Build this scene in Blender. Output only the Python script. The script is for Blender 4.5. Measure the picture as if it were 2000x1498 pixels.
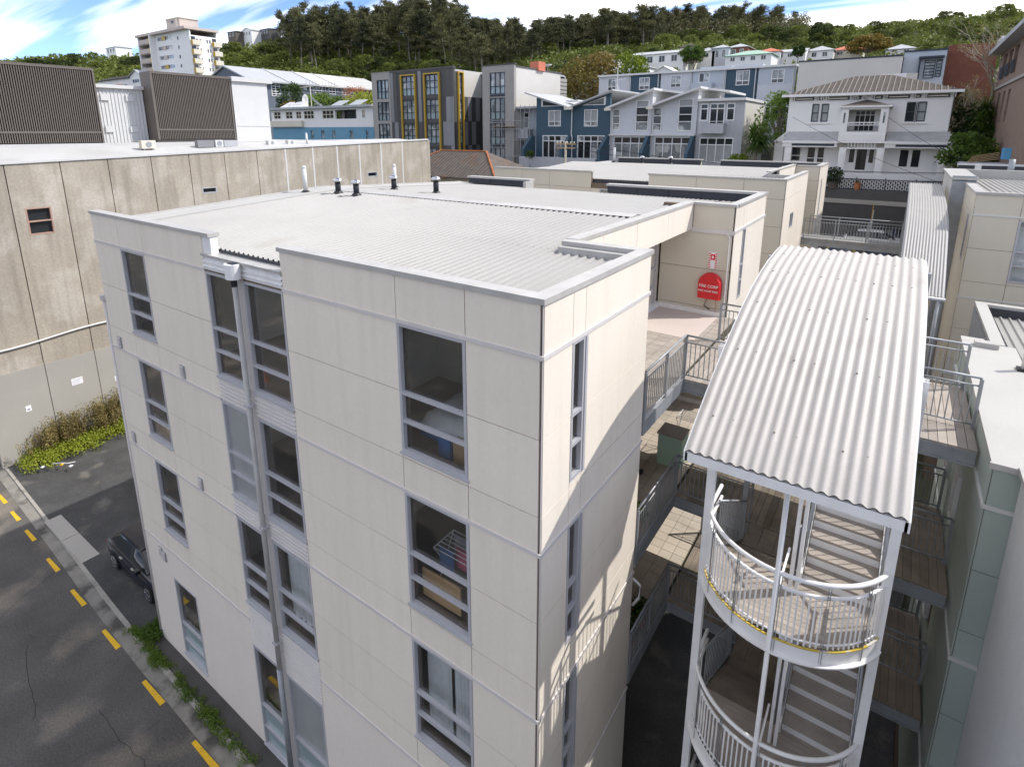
import bpy, math, random
from mathutils import Vector, noise as mnoise
R = math.radians
rng = random.Random(7)
scene = bpy.context.scene
for o in list(bpy.data.objects): bpy.data.objects.remove(o)
col = scene.collection

# ------------------------------------------------------------------ camera
cam_d = bpy.data.cameras.new('camera'); cam = bpy.data.objects.new('camera', cam_d); col.objects.link(cam)
cam_d.sensor_width = 36.0; cam_d.lens = 36*1093.2/2000
cam_d.shift_y = (514.1-749)/2000
cam_d.clip_start = .1; cam_d.clip_end = 3000
cam.location = (3.55, -5.82, 15.96)
cam.rotation_euler = (math.pi/2-0.2312, 0, 0.606)
scene.camera = cam
# ------------------------------------------------------------------ sky, sun, exposure
SUN = Vector((.95, .78, 1.27)).normalized()          # towards the sun
ELEV = math.asin(SUN.z); AZ = math.atan2(SUN.x, SUN.y)
w = bpy.data.worlds.new('World'); scene.world = w; w.use_nodes = True
nt = w.node_tree; N = nt.nodes; L = nt.links
for n in list(N): N.remove(n)
wout = N.new('ShaderNodeOutputWorld'); bg = N.new('ShaderNodeBackground'); bg.inputs[1].default_value = .15
sky = N.new('ShaderNodeTexSky'); sky.sky_type = 'NISHITA'; sky.sun_disc = False
sky.sun_elevation = ELEV; sky.sun_rotation = AZ; sky.altitude = 50; sky.air_density = .42; sky.dust_density = .2; sky.ozone_density = 3.0
# thin cirrus streaks: noise on the direction, stretched, mixed over the sky
tc = N.new('ShaderNodeTexCoord'); sep = N.new('ShaderNodeSeparateXYZ'); L.new(tc.outputs['Generated'], sep.inputs[0])
addz = N.new('ShaderNodeMath'); addz.operation = 'ADD'; addz.inputs[1].default_value = .12; L.new(sep.outputs[2], addz.inputs[0])
dv = []
for k in (0, 1):
    m = N.new('ShaderNodeMath'); m.operation = 'DIVIDE'; L.new(sep.outputs[k], m.inputs[0]); L.new(addz.outputs[0], m.inputs[1]); dv.append(m)
cmb = N.new('ShaderNodeCombineXYZ'); L.new(dv[0].outputs[0], cmb.inputs[0]); L.new(dv[1].outputs[0], cmb.inputs[1])
mp = N.new('ShaderNodeMapping'); mp.inputs['Rotation'].default_value = (0, 0, R(-28)); mp.inputs['Scale'].default_value = (.28, 1.7, 1); mp.inputs['Location'].default_value = (.4, 1.3, 0)
L.new(cmb.outputs[0], mp.inputs[0])
nz = N.new('ShaderNodeTexNoise'); nz.inputs['Scale'].default_value = 1.1; nz.inputs['Detail'].default_value = 6; nz.inputs['Roughness'].default_value = .48; nz.inputs['Distortion'].default_value = .35
L.new(mp.outputs[0], nz.inputs['Vector'])
rp = N.new('ShaderNodeValToRGB'); rp.color_ramp.elements[0].position = .43; rp.color_ramp.elements[0].color = (0, 0, 0, 1)
rp.color_ramp.elements[1].position = .65; rp.color_ramp.elements[1].color = (.96, .96, .96, 1)
L.new(nz.outputs[0], rp.inputs[0])
mx = N.new('ShaderNodeMix'); mx.data_type = 'RGBA'; L.new(rp.outputs[0], mx.inputs[0]); L.new(sky.outputs[0], mx.inputs[6]); mx.inputs[7].default_value = (9.2, 8.8, 8.3, 1)
L.new(mx.outputs[2], bg.inputs[0]); L.new(bg.outputs[0], wout.inputs[0])
sd = bpy.data.lights.new('sun', 'SUN'); sd.energy = 2.0; sd.angle = R(.5); sd.color = (1, .965, .915)
sun = bpy.data.objects.new('sun', sd); col.objects.link(sun)
sun.rotation_euler = SUN.to_track_quat('Z', 'Y').to_euler(); sun.location = (40, 30, 60)
vs = scene.view_settings; vs.view_transform = 'Standard'; vs.look = 'None'; vs.gamma = 1; vs.use_curve_mapping = False; vs.exposure = 1.1
scene.cycles.max_bounces = 8; scene.cycles.transparent_max_bounces = 16

# ------------------------------------------------------------------ materials
MATS = {}
def mat(name, c, rough=.75, var=.10, scale=1.2, fine=.0, bump=.0, bscale=60, streak=0., sc=(.25, .23, .2), metal=0., rnd=0., spec=.35, c2=None, c2s=1., c2t=(.5, .65)):
    """painted / mineral surface: base colour, broad and fine mottling, optional vertical run-off stains"""
    m = bpy.data.materials.new(name); m.use_nodes = True; t = m.node_tree; n = t.nodes; l = t.links
    b = n['Principled BSDF']; b.inputs['Roughness'].default_value = rough; b.inputs['Metallic'].default_value = metal
    b.inputs['Specular IOR Level'].default_value = spec
    g = n.new('ShaderNodeNewGeometry')
    def tex(s, det=4, vec=None):
        x = n.new('ShaderNodeTexNoise'); x.inputs['Scale'].default_value = s; x.inputs['Detail'].default_value = det; l.new(vec or g.outputs['Position'], x.inputs['Vector']); return x
    base = n.new('ShaderNodeRGB'); base.outputs[0].default_value = (*c, 1); cur = base.outputs[0]
    if c2:
        x = tex(c2s, 6); r = n.new('ShaderNodeValToRGB'); r.color_ramp.elements[0].position = c2t[0]; r.color_ramp.elements[1].position = c2t[1]; l.new(x.outputs[0], r.inputs[0])
        k = n.new('ShaderNodeMix'); k.data_type = 'RGBA'; l.new(r.outputs[0], k.inputs[0]); l.new(cur, k.inputs[6]); k.inputs[7].default_value = (*c2, 1); cur = k.outputs[2]
    hs = n.new('ShaderNodeHueSaturation'); l.new(cur, hs.inputs['Color'])
    val = None
    x = tex(scale, 5); mr = n.new('ShaderNodeMapRange'); mr.inputs[1].default_value = .25; mr.inputs[2].default_value = .75; mr.inputs[3].default_value = 1-var; mr.inputs[4].default_value = 1+var; l.new(x.outputs[0], mr.inputs[0]); val = mr.outputs[0]
    if fine:
        x = tex(scale*30, 3); mr = n.new('ShaderNodeMapRange'); mr.inputs[1].default_value = .3; mr.inputs[2].default_value = .7; mr.inputs[3].default_value = 1-fine; mr.inputs[4].default_value = 1+fine; l.new(x.outputs[0], mr.inputs[0])
        k = n.new('ShaderNodeMath'); k.operation = 'MULTIPLY'; l.new(val, k.inputs[0]); l.new(mr.outputs[0], k.inputs[1]); val = k.outputs[0]
    if rnd:
        oi = n.new('ShaderNodeObjectInfo'); mr = n.new('ShaderNodeMapRange'); mr.inputs[3].default_value = 1-rnd; mr.inputs[4].default_value = 1+rnd; l.new(oi.outputs['Random'], mr.inputs[0])
        k = n.new('ShaderNodeMath'); k.operation = 'MULTIPLY'; l.new(val, k.inputs[0]); l.new(mr.outputs[0], k.inputs[1]); val = k.outputs[0]
    l.new(val, hs.inputs['Value']); cur = hs.outputs[0]
    if streak:
        mp = n.new('ShaderNodeMapping'); mp.inputs['Scale'].default_value = (2.2, 2.2, .16); l.new(g.outputs['Position'], mp.inputs[0])
        x = tex(1.6, 7, mp.outputs[0]); r = n.new('ShaderNodeValToRGB'); r.color_ramp.elements[0].position = .48; r.color_ramp.elements[1].position = .8; l.new(x.outputs[0], r.inputs[0])
        q = n.new('ShaderNodeMath'); q.operation = 'MULTIPLY'; l.new(r.outputs[0], q.inputs[0]); q.inputs[1].default_value = streak
        k = n.new('ShaderNodeMix'); k.data_type = 'RGBA'; l.new(q.outputs[0], k.inputs[0]); l.new(cur, k.inputs[6]); k.inputs[7].default_value = (*sc, 1); cur = k.outputs[2]
    l.new(cur, b.inputs['Base Color'])
    if bump:
        x = tex(bscale, 4); bp = n.new('ShaderNodeBump'); bp.inputs['Strength'].default_value = bump; bp.inputs['Distance'].default_value = .01; l.new(x.outputs[0], bp.inputs['Height']); l.new(bp.outputs[0], b.inputs['Normal'])
    MATS[name] = m; return m
def glassmat(name, tint=(.82, .88, .88), refl=.0):
    m = bpy.data.materials.new(name); m.use_nodes = True; t = m.node_tree; n = t.nodes; l = t.links
    for x in list(n): n.remove(x)
    o = n.new('ShaderNodeOutputMaterial'); tr = n.new('ShaderNodeBsdfTransparent'); tr.inputs[0].default_value = (*tint, 1)
    gl = n.new('ShaderNodeBsdfGlossy'); gl.inputs['Roughness'].default_value = .01
    lw = n.new('ShaderNodeLayerWeight'); fr = n.new('ShaderNodeMath'); fr.operation = 'POWER'; fr.inputs[1].default_value = 4.; l.new(lw.outputs['Facing'], fr.inputs[0])
    a = n.new('ShaderNodeMath'); a.operation = 'MULTIPLY_ADD'; a.inputs[1].default_value = .7; a.inputs[2].default_value = .045+refl; l.new(fr.outputs[0], a.inputs[0])
    k = n.new('ShaderNodeMixShader'); l.new(a.outputs[0], k.inputs[0]); l.new(tr.outputs[0], k.inputs[1]); l.new(gl.outputs[0], k.inputs[2]); l.new(k.outputs[0], o.inputs[0])
    MATS[name] = m; return m
def leafmat(name, c, c2, s=.5, trans=.25):
    m = bpy.data.materials.new(name); m.use_nodes = True; t = m.node_tree; n = t.nodes; l = t.links
    b = n['Principled BSDF']; b.inputs['Roughness'].default_value = .6; b.inputs['Specular IOR Level'].default_value = .25
    g = n.new('ShaderNodeNewGeometry'); x = n.new('ShaderNodeTexNoise'); x.inputs['Scale'].default_value = s; x.inputs['Detail'].default_value = 6; l.new(g.outputs['Position'], x.inputs['Vector'])
    oi = n.new('ShaderNodeObjectInfo'); ad = n.new('ShaderNodeMath'); ad.operation = 'MULTIPLY_ADD'; ad.inputs[1].default_value = .45; l.new(oi.outputs['Random'], ad.inputs[0]); l.new(x.outputs[0], ad.inputs[2])
    r = n.new('ShaderNodeValToRGB'); r.color_ramp.elements[0].position = .4; r.color_ramp.elements[0].color = (*c, 1); r.color_ramp.elements[1].position = .85; r.color_ramp.elements[1].color = (*c2, 1); l.new(ad.outputs[0], r.inputs[0])
    l.new(r.outputs[0], b.inputs['Base Color'])
    tl = n.new('ShaderNodeBsdfTranslucent'); l.new(r.outputs[0], tl.inputs[0]); k = n.new('ShaderNodeMixShader'); k.inputs[0].default_value = trans
    l.new(b.outputs[0], k.inputs[1]); l.new(tl.outputs[0], k.inputs[2]); l.new(k.outputs[0], n['Material Output'].inputs[0])
    MATS[name] = m; return m

CREAM = (.79, .715, .615)
mat('panel', CREAM, .55, .03, .5, .02, rnd=.028, streak=.2, sc=(.50, .44, .36), bump=.04, bscale=6)
mat('panel_b', (.62, .57, .47), .55, .03, .9, .015, rnd=.02, streak=.06, sc=(.42, .37, .28))
mat('metal_grey', (.60, .60, .60), .5, .05, .5, .02, streak=.15, sc=(.42, .41, .4))
mat('panel_grey', (.40, .46, .42), .5, .04, .8, .02, rnd=.02)
mat('joint', (.16, .12, .09), .9)
mat('render', (.75, .68, .60), .75, .03, .7, .03, bump=.15, bscale=200, streak=.08, sc=(.4, .35, .3))
mat('trim', (.62, .585, .56), .4, .05, 2)
mat('coping', (.45, .435, .41), .4, .10, 3, .05, streak=.35, sc=(.35, .33, .30))
mat('alu', (.48, .48, .505), .38, .05, 3, metal=.15)
mat('roof_white', (.345, .335, .315), .5, .06, .5, .03, streak=.0, c2=(.275, .26, .23), c2s=.5, c2t=(.62, .8))
mat('roof_cream', (.46, .43, .395), .5, .07, 1.2, .04, c2=(.37, .33, .29), c2s=1.1, c2t=(.6, .8))
mat('membrane', (.44, .43, .40), .6, .06, .8, .03, c2=(.36, .33, .26), c2s=.9, c2t=(.66, .74))
mat('steel', (.34, .355, .37), .5, .12, 4, .06, metal=.35)
mat('steel_white', (.80, .79, .775), .45, .06, 3, .03, streak=.15, sc=(.38, .35, .32))
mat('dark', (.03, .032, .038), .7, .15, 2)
mat('flash_and_shade', (.045, .047, .055), .5, .1, 2)  # black gutter trim; also stands in for shade on inner parapet faces
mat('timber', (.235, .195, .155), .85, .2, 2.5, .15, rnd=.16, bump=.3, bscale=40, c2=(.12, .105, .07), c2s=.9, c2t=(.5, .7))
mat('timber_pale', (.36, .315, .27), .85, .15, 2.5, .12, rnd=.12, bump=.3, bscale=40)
mat('tile', (.50, .435, .355), .6, .08, 2, .05, rnd=.08, c2=(.34, .29, .22), c2s=1.6, c2t=(.58, .75))
mat('grout', (.10, .085, .06), .9)
mat('slab', (.30, .30, .29), .85, .12, 1.2, .08, streak=.4, sc=(.12, .12, .11))
mat('concrete', (.40, .352, .285), .9, .12, .35, .10, bump=.3, bscale=25, streak=.5, sc=(.18, .155, .12), rnd=.04, c2=(.46, .415, .35), c2s=.7, c2t=(.5, .62))
mat('concrete_new', (.38, .36, .32), .85, .06, .6, .04, streak=.15, sc=(.36, .33, .28))
mat('gutter', (.24, .225, .195), .9, .2, 2, .2, bump=.3, bscale=60, c2=(.09, .085, .075), c2s=1.1, c2t=(.48, .62))
mat('pink_frame', (.42, .27, .21), .7, .15, 5)
mat('crack', (.022, .022, .022), .95)
mat('kerb', (.34, .32, .28), .9, .16, 2, .15, bump=.3, bscale=60, c2=(.16, .15, .13), c2s=1.4, c2t=(.55, .7))
mat('asphalt', (.095, .09, .082), .85, .22, .7, .25, bump=.5, bscale=120, c2=(.25, .21, .165), c2s=.42, c2t=(.52, .72))
mat('carpark', (.065, .064, .062), .8, .28, .9, .3, bump=.5, bscale=90, c2=(.15, .135, .115), c2s=.8, c2t=(.58, .72))
mat('footpath', (.075, .072, .068), .9, .2, 1.5, .25, bump=.4, bscale=90)
mat('yellow_paint', (.72, .43, .02), .7, .12, 5, .15, c2=(.30, .22, .10), c2s=14, c2t=(.6, .72))
mat('edge_yellow', (.55, .40, .06), .7, .2, 5, .1, c2=(.5, .48, .42), c2s=5, c2t=(.5, .6))
mat('white_paint', (.62, .615, .60), .5, .03, 2, .02)
mat('cream_wall', (.58, .555, .51), .6, .04, .6, .02, streak=.12, sc=(.5, .46, .4))
mat('interior', (.78, .75, .70), .8)
mat('interior_floor', (.30, .235, .18), .7, .2, 1.2)
mat('carpet_blue', (.05, .07, .12), .95)
mat('red', (.62, .02, .025), .5, .12, 5)
mat('mint', (.42, .58, .47), .5, .05, 3)
mat('wood', (.40, .27, .15), .55, .15, 5)
mat('cardboard', (.52, .33, .17), .8, .08, 4)
mat('fabric_white', (.70, .70, .72), .9, .1, 6)
mat('fabric_lilac', (.46, .43, .52), .9, .15, 6)
mat('fabric_orange', (.82, .20, .04), .8, .1, 5)
mat('fabric_blue', (.06, .14, .33), .9, .2, 6)
mat('fabric_pink', (.60, .12, .2), .9)
mat('black_plastic', (.02, .02, .022), .45)
mat('navy', (.050, .092, .128), .7, .06, 1, .04)
mat('clap_grey', (.56, .57, .60), .6, .04, 1, .02)
mat('house_grey', (.42, .43, .45), .75, .08, .8, .04, streak=.4, sc=(.25, .25, .26))
mat('pale_blue', (.45, .49, .54), .6, .04, 1)
mat('house_white', (.82, .80, .77), .6, .03, 1, .02, rnd=.02)
mat('house_cream', (.68, .63, .52), .65, .04, 1)
mat('blue_wall', (.145, .32, .44), .65, .06, .8)
mat('dk_panel', (.085, .082, .08), .6, .08, 2, rnd=.15)
mat('md_panel', (.24, .24, .245), .6, .05, 2, rnd=.10)
mat('taupe', (.34, .325, .30), .7, .05, 1, .03)
mat('brown_louvre', (.145, .125, .108), .6, .06, 2)
mat('gold', (.52, .34, .04), .45)
mat('win_dark', (.022, .026, .03), .06, .2, .9, spec=.5)
mat('win_mid', (.16, .18, .19), .08, .5, .7, spec=.7, c2=(.42, .43, .42), c2s=1.2, c2t=(.5, .56))
mat('win_green', (.30, .37, .38), .12, .12, 1, spec=.6)
mat('win_blind', (.30, .31, .31), .3, .10, 2, spec=.5)
mat('frame_dark', (.03, .04, .055), .5)
mat('frame_white', (.75, .75, .74), .5)
mat('roof_tile', (.085, .068, .056), .85, .15, 1.2, .12, c2=(.05, .042, .037), c2s=1.6, c2t=(.5, .7))
mat('roof_rust', (.13, .11, .095), .85, .25, 1.5, .15, c2=(.19, .10, .06), c2s=.5, c2t=(.58, .75))
mat('slate', (.13, .15, .185), .7, .06, 1)
mat('roof_rib', (.21, .19, .165), .7, .1, 2)
mat('membrane_white', (.50, .495, .485), .6, .05, .6, .02, c2=(.44, .43, .415), c2s=.4)
mat('rust', (.42, .15, .06), .8, .3, 3)
mat('roof_grey', (.42, .43, .44), .5, .05, 1)
mat('roof_green', (.32, .48, .38), .6, .05, 1)
mat('roof_red', (.55, .17, .10), .7, .1, 1)
mat('roof_iron', (.40, .40, .405), .5, .12, 1.5, .05)
mat('brick_wall', (.235, .165, .125), .85, .14, 2, .12)
mat('red_brick', (.20, .075, .05), .9, .16, 2, .12)
mat('bark', (.20, .17, .14), .95, .25, 3)
mat('bark_pale', (.40, .355, .28), .9, .2, 4)
mat('soil', (.055, .058, .035), .95, .3, .05)
mat('grassy', (.085, .13, .03), .95, .3, .08)
mat('car_navy', (.012, .015, .025), .18, .05, 1, spec=.7)
mat('car_white', (.75, .75, .74), .25, .02, 1, spec=.6)
mat('car_yellow', (.80, .60, .02), .3, .02, 1, spec=.6)
mat('car_grey', (.30, .31, .32), .3, .02, 1, spec=.6)
mat('tyre', (.02, .02, .02), .85)
mat('chrome', (.6, .6, .62), .2, metal=1.)
mat('tail', (.35, .01, .01), .25)
mat('terracotta', (.42, .16, .07), .8, .1, 4)
mat('mauve', (.55, .47, .42), .8, .05, 1)
mat('sign_red', (.70, .03, .03), .5); mat('sign_white', (.82, .82, .82), .5); mat('sky_blue', (.12, .38, .62), .5)
glassmat('glass', (.95, .965, .96), .02)
leafmat('leaf_pine', (.026, .036, .016), (.13, .125, .05), .10, .18)
leafmat('leaf_bush', (.032, .050, .012), (.16, .19, .038), .028, .3)
leafmat('leaf_green', (.035, .075, .012), (.13, .20, .03), .7, .3)
leafmat('leaf_lime', (.09, .14, .012), (.30, .34, .04), .7, .3)
leafmat('leaf_autumn', (.11, .09, .02), (.27, .19, .045), .6, .3)
leafmat('leaf_straw', (.20, .16, .06), (.36, .29, .12), .9, .3)
leafmat('leaf_dark', (.016, .032, .008), (.05, .085, .02), .5, .2)

# ------------------------------------------------------------------ mesh helpers
WL = {}                                             # world location of every parent
class MB:
    def __init__(s): s.v = []; s.f = []
    def add(s, vs, fs):
        b = len(s.v); s.v += [tuple(p) for p in vs]; s.f += [tuple(b+i for i in q) for q in fs]; return s
    def box(s, x0, x1, y0, y1, z0, z1):
        x0, x1 = min(x0, x1), max(x0, x1); y0, y1 = min(y0, y1), max(y0, y1); z0, z1 = min(z0, z1), max(z0, z1)
        return s.add([(x0,y0,z0),(x1,y0,z0),(x1,y1,z0),(x0,y1,z0),(x0,y0,z1),(x1,y0,z1),(x1,y1,z1),(x0,y1,z1)],
                     [(0,3,2,1),(4,5,6,7),(0,1,5,4),(1,2,6,5),(2,3,7,6),(3,0,4,7)])
    def tube(s, pts, r, n=8, r2=None, cap=True):
        pts = [Vector(p) for p in pts]; rings = []
        for i, p in enumerate(pts):
            d = ((pts[min(i+1, len(pts)-1)]-pts[max(i-1, 0)])).normalized()
            a = d.cross(Vector((0, 0, 1)));
            if a.length < .1: a = d.cross(Vector((1, 0, 0)))
            a.normalize(); b = d.cross(a); rr = r if r2 is None else r+(r2-r)*i/(len(pts)-1)
            rings.append([p+(a*math.cos(2*math.pi*k/n)+b*math.sin(2*math.pi*k/n))*rr for k in range(n)])
        vs = [q for g in rings for q in g]; fs = []
        for i in range(len(pts)-1):
            for k in range(n): fs.append((i*n+k, i*n+(k+1) % n, (i+1)*n+(k+1) % n, (i+1)*n+k))
        if cap: fs.append(tuple(range(n-1, -1, -1))); fs.append(tuple((len(pts)-1)*n+k for k in range(n)))
        return s.add(vs, fs)
    def lathe(s, c, prof, n=16):
        c = Vector(c); vs = []; fs = []
        for r_, z in prof: vs += [c+Vector((r_*math.cos(2*math.pi*k/n), r_*math.sin(2*math.pi*k/n), z)) for k in range(n)]
        for i in range(len(prof)-1):
            for k in range(n): fs.append((i*n+k, i*n+(k+1) % n, (i+1)*n+(k+1) % n, (i+1)*n+k))
        fs.append(tuple(range(n-1, -1, -1))); fs.append(tuple((len(prof)-1)*n+k for k in range(n)))
        return s.add(vs, fs)
    def slab(s, poly, z0, z1):                       # flat polygon in xy, extruded in z
        n = len(poly); vs = [(x, y, z0) for x, y in poly]+[(x, y, z1) for x, y in poly]
        return s.add(vs, [tuple(range(n-1, -1, -1)), tuple(range(n, 2*n))]+[(i, (i+1) % n, n+(i+1) % n, n+i) for i in range(n)])
    def prism(s, poly, axis, a, b):                  # polygon of (u,z) extruded along axis ('x' or 'y') from a to b
        P = (lambda u, z, t: (t, u, z)) if axis == 'x' else (lambda u, z, t: (u, t, z))
        n = len(poly); vs = [P(u, z, a) for u, z in poly]+[P(u, z, b) for u, z in poly]
        return s.add(vs, [tuple(range(n)), tuple(range(2*n-1, n-1, -1))]+[(i, n+i, n+(i+1) % n, (i+1) % n) for i in range(n)])
    def build(s, name, m, parent=None, smooth=False):
        me = bpy.data.meshes.new(name); me.from_pydata(s.v, [], s.f); me.materials.append(MATS[m])
        if smooth: me.polygons.foreach_set('use_smooth', [True]*len(me.polygons))
        me.update(); return link(name, me, parent)
def link(name, me, parent=None, loc=(0, 0, 0)):
    o = bpy.data.objects.new(name, me); col.objects.link(o); loc = Vector(loc)
    WL[o] = loc
    if parent is not None: o.parent = parent; o.location = loc-WL[parent]
    else: o.location = loc
    return o
UNIT = {}
def piece(name, m, parent, x0, x1, y0, y1, z0, z1):
    """one box-shaped piece; alike pieces share one unit mesh"""
    if m not in UNIT:
        me = bpy.data.meshes.new('piece_'+m); b = MB().box(-.5, .5, -.5, .5, -.5, .5); me.from_pydata(b.v, [], b.f); me.materials.append(MATS[m]); UNIT[m] = me
    o = link(name, UNIT[m], parent, ((x0+x1)/2, (y0+y1)/2, (z0+z1)/2)); o.scale = (abs(x1-x0), abs(y1-y0), abs(z1-z0)); return o
def tag(o, label, cat, group=None):
    o['label'] = label; o['category'] = cat
    if group: o['group'] = group
    return o
def thing(name, label, cat, loc=(0, 0, 0), group=None):
    o = bpy.data.objects.new(name, None); col.objects.link(o); o.location = loc; o.empty_display_size = .3; WL[o] = Vector(loc)
    return tag(o, label, cat, group)
def struct(o): o['kind'] = 'structure'; return o
def stuff(o): o['kind'] = 'stuff'; return o
def copy_tree(src, loc, label=None, rz=None, scale=None):
    r = src.copy(); col.objects.link(r); r.location = loc; WL[r] = Vector(loc)
    if label: r['label'] = label
    if rz is not None: r.rotation_euler.z = rz
    if scale is not None: r.scale = scale if hasattr(scale, '__len__') else (scale,)*3
    for ch in list(src.children):
        c = ch.copy(); col.objects.link(c); c.parent = r
        for g in ch.children: d = g.copy(); col.objects.link(d); d.parent = c
    return r
class Face:
    """a vertical wall plane: axis 'x' (u runs along x at y=c) or 'y' (u runs along y at x=c); s = outward sign"""
    def __init__(s, axis, c, sgn): s.a = axis; s.c = c; s.s = sgn
    def b(s, u0, u1, d0, d1, z0, z1):
        p, q = s.c+s.s*d0, s.c+s.s*d1
        return (u0, u1, min(p, q), max(p, q), z0, z1) if s.a == 'x' else (min(p, q), max(p, q), u0, u1, z0, z1)
    def P(s, u, d, z): return (u, s.c+s.s*d, z) if s.a == 'x' else (s.c+s.s*d, u, z)
def wall_boxes(mb, F, u0, u1, z0, z1, ops, t=.25, d=0.):
    us = sorted({u0, u1, *[min(max(v, u0), u1) for o in ops for v in o[:2]]}); 
    for a, b in zip(us, us[1:]):
        zs = sorted([(max(o[2], z0), min(o[3], z1)) for o in ops if o[0] < b-1e-6 and o[1] > a+1e-6]); z = z0
        for p, q in zs:
            if p > z+1e-4: mb.box(*F.b(a, b, d-t, d, z, p))
            z = max(z, q)
        if z < z1-1e-4: mb.box(*F.b(a, b, d-t, d, z, z1))
    return mb
def window(F, r, parent, fm='frame_white', pm='win_mid', nu=1, zs=(), fw=.06, dep=.12, proud=.03, sill=False, us=None, pms=None):
    """frame (part) with its panes (sub-parts); r=(u0,u1,z0,z1); zs transom heights, us mullion positions"""
    u0, u1, z0, z1 = r; mb = MB(); zc = [z0]+sorted(zs)+[z1]; uc = [u0]+(list(us) if us else [u0+(u1-u0)*i/nu for i in range(1, nu)])+[u1]
    mb.box(*F.b(u0, u0+fw, -dep, proud, z0, z1)); mb.box(*F.b(u1-fw, u1, -dep, proud, z0, z1))
    mb.box(*F.b(u0+fw, u1-fw, -dep, proud, z0, z0+fw)); mb.box(*F.b(u0+fw, u1-fw, -dep, proud, z1-fw, z1))
    for z in zc[1:-1]: mb.box(*F.b(u0+fw, u1-fw, -dep*.9, proud-.004, z-fw/2, z+fw/2))
    for u in uc[1:-1]: mb.box(*F.b(u-fw*.4, u+fw*.4, -dep*.85, proud-.008, z0+fw, z1-fw))
    if sill: mb.box(*F.b(u0-.06, u1+.06, proud, proud+.08, z0-.05, z0+.01))
    o = mb.build('window', fm, parent); k = 0
    for i in range(len(uc)-1):
        for j in range(len(zc)-1):
            p = MB().box(*F.b(uc[i]+.01, uc[i+1]-.01, -dep*.7-.012, -dep*.7, zc[j]+.01, zc[j+1]-.01))
            p.build('pane', (pms[k % len(pms)] if pms else pm), o); k += 1
    return o
def corr(mb, u0, u1, pitch, amp, path, axis='x', prof='trap'):
    """ribbed sheet: ribs spaced along u, running along path of (v,z)"""
    n = int(round((u1-u0)/pitch)); p = (u1-u0)/n; us = []
    for i in range(n):
        b = u0+i*p
        if prof == 'trap': us += [(b, 0), (b+.55*p, 0), (b+.68*p, amp), (b+.87*p, amp)]
        else: us += [(b+k*p/6, amp*.5*(1-math.cos(2*math.pi*k/6))) for k in range(6)]
    us.append((u1, 0)); m = len(us); vs = []; fs = []
    for (v, z) in path:
        for u, h in us: vs.append((u, v, z+h) if axis == 'x' else (v, u, z+h))
    for i in range(len(path)-1):
        for k in range(m-1): fs.append((i*m+k, i*m+k+1, (i+1)*m+k+1, (i+1)*m+k))
    return mb.add(vs, fs)
CYL = {}
def bar(name, m, parent, p, h, r):
    """upright round bar (shared mesh) standing at p"""
    k = (m, round(r, 4), round(h, 3))
    if k not in CYL:
        me = bpy.data.meshes.new('bar_'+m); b = MB().tube([(0, 0, 0), (0, 0, h)], r, 6); me.from_pydata(b.v, [], b.f); me.materials.append(MATS[m]); CYL[k] = me
    return link(name, CYL[k], parent, p)
# ------------------------------------------------------------------ terrain
SKYL = [(-60, 400, 58), (-10, 418, 72), (0, 392, 70), (3, 378, 67), (8, 355, 66), (14, 338, 65), (20, 325, 62), (27, 317, 60), (35, 313, 59), (41, 314, 63), (45, 322, 64), (49, 328, 62), (53, 333, 60), (55, 335, 60), (58, 340, 60), (61, 350, 57), (66, 370, 54), (71, 388, 51), (76, 415, 50), (110, 430, 45)]
def lerp_tab(tab, a, k):
    if a <= tab[0][0]: return tab[0][k]
    for p, q in zip(tab, tab[1:]):
        if a <= q[0]: t = (a-p[0])/(q[0]-p[0]); return p[k]+(q[k]-p[k])*t
    return tab[-1][k]
def sstep(a, b, x): t = min(1, max(0, (x-a)/(b-a))); return t*t*(3-2*t)
def gz(x, y):
    th = math.degrees(math.atan2(-x, y)); r = math.hypot(x, y)
    base = 6.6*min(1, max(0, (y-9)/27))
    if y > 48.4: base = 11.3+sstep(50, 90, y)*4
    if x < -31 and y < 50: base = 6.6*sstep(20, 48, y)
    z = base
    if y > 20 or r > 120:
        R1 = lerp_tab(SKYL, th, 1); H = lerp_tab(SKYL, th, 2); R0 = 88+sstep(25, 52, th)*92
        t = (r-R0)/(R1-R0)
        if t > 0:
            hill = 14+(H-14)*min(t, 1)**.85 - max(0, t-1)*18
            hill += mnoise.noise(Vector((x*.018, y*.018, 0)))*4*min(1, t*t*6)
            z = base+(max(hill, base)-base)*min(1, t*6)
    return z
def axisvals(a, b, near0, near1, fine, coarse):
    v = []; t = a
    while t < b: v.append(t); t += fine if near0 <= t < near1 else coarse
    return v+[b]
xs = sorted(set(axisvals(-640, 420, -130, 60, 6, 12))); ys = sorted(set(axisvals(-300, 640, -20, 130, 6, 12)+[9, 36, 48.3, 48.5]))
me_v = [(x, y, gz(x, y)-.02) for y in ys for x in xs]; nx = len(xs)
tm = MB(); tm.add(me_v, [(j*nx+i, j*nx+i+1, (j+1)*nx+i+1, (j+1)*nx+i) for j in range(len(ys)-1) for i in range(nx-1)])
struct(tm.build('ground', 'soil', smooth=True))

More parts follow.
